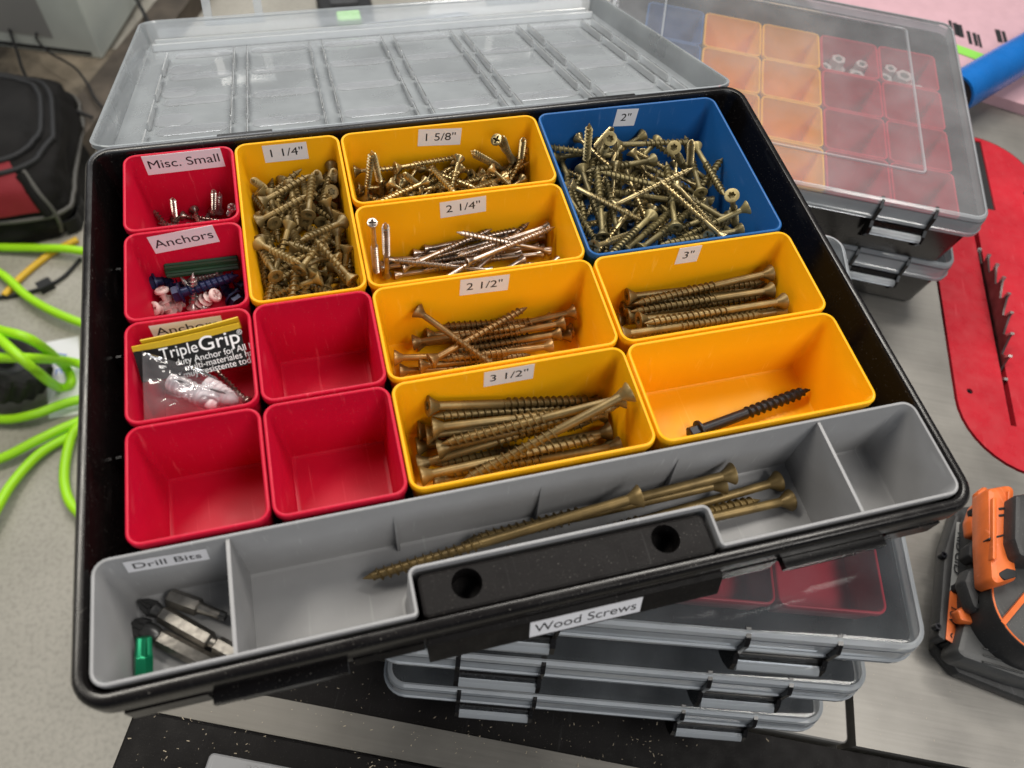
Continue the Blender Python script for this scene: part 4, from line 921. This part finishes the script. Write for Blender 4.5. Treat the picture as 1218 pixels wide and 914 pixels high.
prism('bumper_pad', 'dark_grey', [(1147, 690), (1152, 676), (1165, 672), (1175, 682), (1176, 715), (1168, 728), (1158, 722)], 50, 34, 5, 4)
prism('release_button', 'orange', [(1139, 726), (1152, 718), (1163, 730), (1160, 742), (1143, 738)], 38, 28, 2, 2)
prism('latch_hole', 'rubber', [(1146, 690), (1151, 683), (1152, 697), (1148, 702)], 40, 10, 1, 1.5)
prism('body_recess', 'rubber', [(1186, 683), (1198, 676), (1211, 679), (1210, 686), (1196, 690)], 72.6, 66, .4, 2)
prism('body_ridge', 'orange', [(1181, 592), (1186, 591), (1186, 664), (1181, 668)], 74.2, 66, .8, 1)
prism('body_ridge', 'orange', [(1199, 584), (1204, 583), (1202, 650), (1198, 652)], 74.2, 66, .8, 1)
prism('vent_slot', 'rubber', [(1188, 604), (1196, 603), (1196, 606), (1188, 607)], 72.4, 66, .2, .6)
prism('vent_slot', 'rubber', [(1188, 612), (1196, 611), (1196, 614), (1188, 615)], 72.4, 66, .2, .6)
prism('seam_strip', 'rubber', [(1176, 640), (1207, 632), (1207, 634.5), (1176, 642.5)], 72.3, 66, .2, .5)
prism('shoulder_hole', 'rubber', [(1159, 622), (1165, 620), (1167, 627), (1161, 630)], 50.4, 46, .2, 1.5)
for yy in (786, 794, 802): prism('housing_rib', 'mid_grey', [(1170, yy-16), (1218, yy-2), (1218, yy), (1170, yy-14)], 35, 30, .4, .5)
dcx = un(1240, 722, TABLE+60); drr = float(np.linalg.norm(un(1178, 700, TABLE+60)-dcx))
def drum(nm, m, prof): MB().loft([[(x, y, TABLE+z) for x, y in circ(float(dcx[0]), float(dcx[1]), drr*r, 56)] for r, z in prof], False, prof[-1][0] < .3).build(nm, m, tl)
drum('drum_wall', 'dark_grey', [(1.02, 10), (1.06, 30), (1.05, 56), (1.01, 61), (.97, 60)])
drum('orange_ring', 'orange', [(.975, 56), (.975, 60.3), (.95, 60.8), (.935, 58)])
drum('drum_face', 'mid_grey', [(.94, 56), (.92, 58.4), (.5, 59), (.1, 59)])
a_, b_ = un(1192, 742, TABLE+60), un(1222, 706, TABLE+60); sp_ = MB().box(0, float(np.linalg.norm(b_-a_)), -1.6, 1.6, -2, 1).build('spoke', 'orange', tl); sp_.matrix_world = frame(a_, b_-a_, (-(b_-a_)[1], (b_-a_)[0], 0))
for q_ in ((1123, 660), (1116, 745), (1134, 757)):
    c_ = un(*q_, TABLE+25); MB().loft([[(x, y, TABLE+z) for x, y in circ(float(c_[0]), float(c_[1]), r, 12)] for r, z in ((2.2, 20), (2.2, 25.3), (1.2, 25.3), (1, 24))]).build('case_screw', 'black_iron', tl)

# ------------------------------------------------------------------ things on the front rails
gpos = un(308, 925, TABLE+3); go = thing('push_block', 'grey ridged plastic piece lying on the black rail in front', 'plastic piece', (gpos[0], gpos[1], TABLE), math.atan2(A.y, A.x))
MB().loft(rings_of(rounded(rect(-32, 60, -30, 8), 3, 4), [(0.6, 0), (0, .8), (0, 5), (1, 6)])).build('body', 'grey', go)
for k in range(14): MB().box(-8+k*4.2, -6+k*4.2, -26, 5, 5.8, 6.6).build('ridge', 'grey', go)
# sawdust
dv = []; df = []
def chip(x, y, z, s):
    b = len(dv); a = random.uniform(0, 3.14); l = s*random.uniform(.6, 2.2); c, sn = math.cos(a), math.sin(a)
    for ux, uy, uz in ((-l, -s*.4, 0), (l, -s*.3, 0), (l*.8, s*.4, s*.2), (-l, s*.4, s*.3), (0, 0, s*.7)): dv.append((x+ux*c-uy*sn, y+ux*sn+uy*c, z+uz))
    df.extend([(b, b+1, b+4), (b+1, b+2, b+4), (b+2, b+3, b+4), (b+3, b, b+4), (b+3, b+2, b+1, b)])
for _ in range(1100):
    tx = random.uniform(xl+3, xl+420); ty = random.uniform(ysbot-45, yf+4); z = TABLE+0.05
    if ty > ystop: z = TABLE-5.95 if ty < yf-3 else TABLE
    elif ty > ysbot: z = TABLE-1.95
    if noise.noise(Vector((tx*.02, ty*.03, 0))) < random.uniform(-.5, .35): continue
    p = A*tx+V*ty; chip(p.x, p.y, z, random.choice([.22, .3, .4, .25, .6]))
for _ in range(260):
    tx = random.uniform(430, 720); ty = random.uniform(yf+5, 130)
    if math.hypot(max(0, 0), 0) or abs(tx-640) < 62 and ty > 60: continue
    p = A*tx+V*ty; chip(p.x, p.y, TABLE+0.05, random.choice([.2, .3, .25]))
sd = MB().add(dv, df).build('sawdust', 'sawdust', smooth=0, kind='stuff'); tag(sd, 'pale sawdust flecks scattered over the black rail and steel strip', 'sawdust')

# ------------------------------------------------------------------ floor on the left
zhs = FLOOR+9
px = lambda L_, z: [un(x, y, z) for x, y in L_]
hose_px = ([(-60, 290), (0, 296), (45, 299), (96, 304), (190, 320), (250, 420), (200, 470), (96, 436), (40, 432), (0, 428), (-60, 420), (-60, 380), (0, 396), (45, 412), (80, 440), (84, 456), (70, 462), (40, 440), (0, 405), (-80, 330), (-60, 300), (0, 326), (40, 360), (95, 388), (200, 420), (250, 480), (160, 470), (92, 480), (45, 498), (0, 501), (-70, 490), (-80, 570), (0, 550), (50, 528), (92, 505), (180, 470), (250, 520), (210, 620), (150, 640), (96, 612), (77, 578), (82, 535), (99, 508), (160, 470), (140, 490), (88, 516), (50, 540), (20, 575), (0, 612), (-40, 680), (-120, 760)])
hose = [un(x, y, FLOOR+118 if x < 62 and 385 < y < 445 else zhs) for x, y in hose_px]   # it runs over the wheel
for i, p in enumerate(hose): p[2] += [0, 4, 9, 14, 6][i % 5]
ho = MB().tube(spline(hose, 10), 7.6, 12).build('garden_hose', 'hose', smooth=60); tag(ho, 'bright lime green hose lying in loops on the concrete floor', 'hose')
yc = MB().tube(spline(px([(5, 352), (25, 330), (60, 302), (92, 285)], FLOOR+6), 6), 6, 10).build('extension_lead', 'yellow_cord'); tag(yc, 'short yellow cord end on the floor beside the tool bag', 'cord')
bc = thing('power_cable', 'black cable with an inline box on the concrete floor', 'cable')
MB().tube(spline(px([(-40, 352), (0, 354), (25, 350), (50, 343), (75, 330), (96, 308)], FLOOR+4), 6), 3.4, 8).build('cable', 'rubber', bc)
c0, c1_ = un(46, 344, FLOOR+8), un(62, 336, FLOOR+8); mbx = MB(); mbx.box(0, float(np.linalg.norm(c1_-c0)), -9, 9, -8, 8); ib = mbx.build('inline_box', 'rubber', bc); ib.matrix_world = seg_frame(c0, c1_)
# wheel lying by the hose
wc = un(4, 436, FLOOR+45); wh = thing('wheel', 'black treaded rubber wheel under the green hose', 'wheel', wc-np.array([0, 0, 44]))
wq = Matrix.Translation(Vector((0, 0, 44))*MM) @ Matrix.Rotation(math.radians(34), 4, 'Y') @ Matrix.Rotation(math.radians(-14), 4, 'X')
tv = []; N = 72
tyre = MB().loft([[((R_+(5 if (k//2) % 2 and e else 0))*math.cos(2*math.pi*k/N), (R_+(5 if (k//2) % 2 and e else 0))*math.sin(2*math.pi*k/N), z) for k in range(N)] for R_, z, e in ((34, -22, 0), (56, -24, 0), (64, -18, 1), (66, 0, 1), (64, 18, 1), (58, 24, 1), (44, 22, 0), (38, 14, 0), (34, 14, 0))], False, False).build('tyre', 'tread', wh, smooth=25); tyre.matrix_local = wq
hubm = MB().loft([[(r*math.cos(2*math.pi*k/24), r*math.sin(2*math.pi*k/24), z) for k in range(24)] for r, z in ((35, -18), (35, 12), (30, 15), (14, 10), (12, 20), (3, 21))]).build('hub', 'dark_grey', wh); hubm.matrix_local = wq
pp = [un(52, 408, FLOOR+2), un(93, 400, FLOOR+2), un(100, 492, FLOOR+2), un(58, 498, FLOOR+2)]
pa = MB().add([tuple(p) for p in pp]+[(p[0], p[1], FLOOR) for p in pp], [(0, 3, 2, 1), (4, 5, 6, 7), (0, 1, 5, 4), (1, 2, 6, 5), (2, 3, 7, 6), (3, 0, 4, 7)]).build('paper_sheet', 'paper', smooth=0); tag(pa, 'white printed paper sheet on the floor under the hose', 'paper')
po = pp[0]*.6+pp[1]*.4
t_ = text('AVE', 26, 'print_blue', pa, frame(un(72, 432, FLOOR+2.3), un(72, 460, FLOOR)-un(72, 425, FLOOR), un(90, 430, FLOOR)-un(60, 432, FLOOR)), True)

# tool bag: soft boxy body swept along its length, red side, zip, piping
bagc = un(20, 255, FLOOR); ud = un(100, 250, FLOOR)-un(0, 215, FLOOR); 
tb = thing('tool_bag', 'black fabric tool bag with a red side panel on the floor', 'tool bag', bagc)
def bagsec(a, k):
    return None
bv = MB(); rings = []; NZ = 30; NA = 120
bl_ = [un(-150, 300, FLOOR+10), un(45, 302, FLOOR+10), un(96, 215, FLOOR+60), un(70, 135, FLOOR+150), un(-150, 110, FLOOR+150)]
cx_, cy_ = bagc[0]-115, bagc[1]+100
for i in range(NZ+1):
    s = i/NZ; z = 4+s*150; wx = 240*(1-0.10*s**3)*(1-0.55*max(0, s-.75)); wy = 190*(1-.15*s)*(1-1.9*max(0, s-.7)**1.2)
    rg = []
    for k in range(NA):
        a = 2*math.pi*k/NA; e = 0.45; c, sn = math.cos(a), math.sin(a)
        x = wx*math.copysign(abs(c)**e, c); y = wy*math.copysign(abs(sn)**e, sn)
        d = 14*noise.noise(Vector((x*.012, y*.012, z*.014+5)))+9*abs(noise.noise(Vector((x*.018+z*.01, y*.03, z*.035))))+3*noise.noise(Vector((x*.05, y*.05, z*.05)))
        rg.append((x*(1+d/200)+cx_-bagc[0], y*(1+d/200)+cy_-bagc[1], z))
    rings.append(rg)
body = bv.loft(rings).build('bag_body', 'bag_fabric', tb, smooth=60)
def on_bag(a, z, out=3):
    i = min(NZ-1, max(0, int((z-4)/150*NZ))); f_ = (z-4)/150*NZ-i; k = a/(2*math.pi)*NA; k0 = int(k) % NA; k1 = (k0+1) % NA; g = k-int(k)
    L_ = lambda r: Vector(r[k0])*(1-g)+Vector(r[k1])*g
    p = L_(rings[i])*(1-f_)+L_(rings[i+1])*f_; c = Vector((cx_-bagc[0], cy_-bagc[1], p.z)); return tuple(p+(p-c).normalized()*out)
def patch(nm, a0, a1, z0, z1, m, out):
    nu, nv = 12, 8; g = MB(); v = [on_bag((a0+(a1-a0)*i/nu) % (2*math.pi), z0+(z1-z0)*j/nv, out) for j in range(nv+1) for i in range(nu+1)]
    v2 = [on_bag((a0+(a1-a0)*i/nu) % (2*math.pi), z0+(z1-z0)*j/nv, -2) for j in range(nv+1) for i in range(nu+1)]
    W_ = nu+1; F = [(j*W_+i, j*W_+i+1, (j+1)*W_+i+1, (j+1)*W_+i) for j in range(nv) for i in range(nu)]; o_ = len(v)
    F += [(i, o_+i, o_+i+1, i+1) for i in range(nu)]+[(nv*W_+i, nv*W_+i+1, o_+nv*W_+i+1, o_+nv*W_+i) for i in range(nu)]
    F += [(j*W_, (j+1)*W_, o_+(j+1)*W_, o_+j*W_) for j in range(nv)]+[(j*W_+nu, o_+j*W_+nu, o_+(j+1)*W_+nu, (j+1)*W_+nu) for j in range(nv)]
    return g.add(v+v2, F).build(nm, m, tb, smooth=60)
patch('red_panel', math.radians(250), math.radians(303), 70, 140, 'bag_red', 4)
for z, nm in ((56, 'piping'), (131, 'zipper'), (142, 'zipper')):
    MB().tube([on_bag(2*math.pi*k/60 % (2*math.pi), z, 3) for k in range(61)], 4 if nm == 'piping' else 5, 8).build(nm, 'piping' if nm == 'piping' else 'rubber', tb)
MB().tube(spline([on_bag(math.radians(310), z, 3) for z in (14, 40, 70, 100, 128)], 4), 4, 8).build('piping', 'piping', tb)
MB().tube(spline([on_bag(math.radians(306), z, 2) for z in (60, 88, 125)], 4), 9, 8).build('fabric_fold', 'bag_fabric', tb)
for k in range(12): MB().box(-4, 4, -9, 9, -4, 30, Matrix.Translation(Vector(on_bag(math.radians(318+k*2.2), 6, 2)))).build('rubber_foot', 'rubber', tb)

# dirty board, pale machine cabinet, beam and cables at the back left
bd = [un(-60, 50, FLOOR+14), un(170, 60, FLOOR+14), un(90, 150, FLOOR+14), un(-60, 150, FLOOR+14)]
mb_ = MB(); mb_.add([tuple(p) for p in bd]+[(p[0], p[1], FLOOR) for p in bd], [(0, 3, 2, 1), (4, 5, 6, 7), (0, 1, 5, 4), (1, 2, 6, 5), (2, 3, 7, 6), (3, 0, 4, 7)])
bo = mb_.build('stained_board', 'board_dirty', smooth=0); tag(bo, 'dirty stained board on the floor in front of the pale cabinet', 'board')
k0, k1, k2 = un(122, 70, FLOOR+15), un(-40, 50, FLOOR+15), un(172, -10, FLOOR+15)
cabn = thing('machine_cabinet', 'pale grey-green sheet metal machine cabinet standing behind the board', 'cabinet', k0)
e1 = (k1-k0)[:2]; e2 = (k2-k0)[:2]; e2 = e2/np.linalg.norm(e2); e1n = e1/np.linalg.norm(e1); e1p = np.array([-e2[1], e2[0]]); e1p = e1p if e1p@e1n > 0 else -e1p
hh = 420
quad = [np.zeros(2), e1n*340, e1n*340+e2*420, e2*420]
quad = [(float(q[0]), float(q[1])) for q in quad]; 
if sum(quad[i][0]*quad[(i+1) % 4][1]-quad[(i+1) % 4][0]*quad[i][1] for i in range(4)) < 0: quad = quad[::-1]
MB().loft(rings_of(rounded(quad, 5, 3), [(1, 0), (0, 1), (0, hh), (2, hh+2)])).build('cabinet_body', 'cabinet', cabn)
inn = 4
def onface(a, s0, s1, z0, z1, nm, m, th=3):
    ax = np.array([*a, 0]); 
    nn = np.array([a[1], -a[0], 0]); nn = nn if nn@np.array([0.3, -1, 0]) > 0 else -nn
    v = []
    for t_ in (0.2, th):
        for s, z in ((s0, z0), (s1, z0), (s1, z1), (s0, z1)): v.append(tuple(ax*s+nn*t_+np.array([0, 0, z])))
    MB().add(v, [(0, 1, 2, 3), (7, 6, 5, 4), (0, 4, 5, 1), (1, 5, 6, 2), (2, 6, 7, 3), (3, 7, 4, 0)]).build(nm, m, cabn, smooth=0)
onface(e1n, 90, 300, 40, 130, 'vent_panel', 'label_grey', 2); onface(e1n, 20, 320, 6, 14, 'bottom_seam', 'rubber', 2)
bA, bB = un(86, 150, FLOOR+50), un(222, -20, FLOOR+50); dd = (bB-bA); Lb = float(np.linalg.norm(dd)); bmx = MB(); bmx.box(-150, Lb+200, -34, 34, -50, 0)
be = bmx.build('wooden_beam', 'wood_dark', smooth=0); be.matrix_world = frame(bA, dd, (-dd[1], dd[0], 0)); tag(be, 'weathered dark wooden beam lying on the floor beside the cabinet', 'beam')
for L_, lab, r in (([(-10, -10), (3, 12), (18, 55), (30, 90), (48, 114), (70, 125), (92, 133), (110, 140)], 'black cable hanging past the cabinet to the beam, the longer one', 3.2), ([(8, 1), (40, 8), (50, 26), (43, 44), (58, 62), (88, 80), (104, 100), (112, 116), (122, 128)], 'thin black cable curling over the pale cabinet and board', 2.6), ([(158, -8), (166, 6), (172, 18), (178, 32), (182, 44)], 'short black cable crossing the wooden beam', 4)):
    z0 = FLOOR+62; o_ = MB().tube(spline(px(L_, z0), 6), r, 8).build('cable', 'rubber'); tag(o_, lab, 'cable')
dk = un(408, 10, FLOOR+40); ds = thing('black_shoe', 'black rounded object on the floor behind the folded-back lid', 'object', dk-np.array([0, 0, 40]))
ds.name = 'black_case'
MB().loft(rings_of(rounded(rect(-58, 70, -14, 60), 13, 5), [(4, 0), (0, 6), (0, 38), (6, 48)])).build('case_body', 'rubber', ds)
MB().loft(rings_of(rounded(rect(-30, 40, 0, 40), 8, 4), [(0, 47.5), (1, 51), (3, 52)])).build('case_top', 'dark_grey', ds)

# ------------------------------------------------------------------ foam board and blue pipe beyond the saw top, top right
q = [un(1010, 28, TABLE+2), un(1310, 128, TABLE+2), un(1330, 20, TABLE+2), un(900, -60, TABLE+2)]
fb = thing('foam_board', 'pink printed foam board with green edge stripe lying beyond the cases', 'foam board', (0, 0, 0))
n2 = [(float(p[0]), float(p[1])) for p in (un(1020, 75, TABLE), un(1240, 145, TABLE), un(1400, 40, TABLE), un(1240, -90, TABLE), un(880, -60, TABLE))]
if sum(n2[i][0]*n2[(i+1) % 5][1]-n2[(i+1) % 5][0]*n2[i][1] for i in range(5)) < 0: n2 = n2[::-1]
MB().loft(rings_of(n2, [(0, TABLE+0.2), (0, TABLE+12)])).build('board', 'foam_pink', fb, smooth=0)
zt = TABLE+12.2
def strip(a, b, wpx, nm, m, h0=0.6):
    p, q_ = un(*a, zt), un(*b, zt); o_ = MB().box(0, float(np.linalg.norm(q_-p)), -wpx/2, wpx/2, -0.1, h0).build(nm, m, fb, smooth=0); o_.matrix_world = frame(p, q_-p, (-(q_-p)[1], (q_-p)[0], 0))
strip((1120, 52), (1240, 95), 15, 'green_stripe', 'foam_green')
def word(s, a, b, size):
    p, q_ = un(*a, zt), un(*b, zt); text(s, size, 'ink', fb, frame((p+q_)/2+np.array([0, 0, .3]), q_-p, (-(q_-p)[1], (q_-p)[0], 0)), True, 1.0, 'printed_mark')
for (a, wd) in (((1131, 32), 3.2), ((1137, 35), 5), ((1142, 37), 6.5), ((1153, 45), 4), ((1160, 47), 4), ((1165, 49), 3), ((1188, 43), 6), ((1195, 45), 4)):
    p = un(*a, zt); o_ = MB().box(-wd/2, wd/2, -12, 12, 0, .4).build('printed_bar', 'ink', fb, smooth=0); o_.matrix_world = frame(p, tuple(A), tuple(V))
pb = thing('blue_pipe', 'glossy blue pipe lying on the saw top behind the red plate', 'pipe')
pr_ = 21; pA, pB = un(1150, 104, TABLE+pr_+12.5), un(1290, 22, TABLE+pr_+12.5)
pd = pB-pA; pA = pA-pd*0.10
rg = lambda p, r: [tuple(Vector(p)+(Vector((-pd[1], pd[0], 0)).normalized()*math.cos(2*math.pi*k/32)+Vector((0, 0, 1))*math.sin(2*math.pi*k/32))*r) for k in range(32)]
MB().loft([rg(pA, pr_-2.5), rg(pA, pr_), rg(pB, pr_), rg(pB, pr_-2.5)], False, False).build('pipe_wall', 'pipe_blue', pb)
MB().loft([rg(pA+pd*.02, pr_-2.6), rg(pB, pr_-2.6)], True, True).build('pipe_core', 'dark_grey', pb)
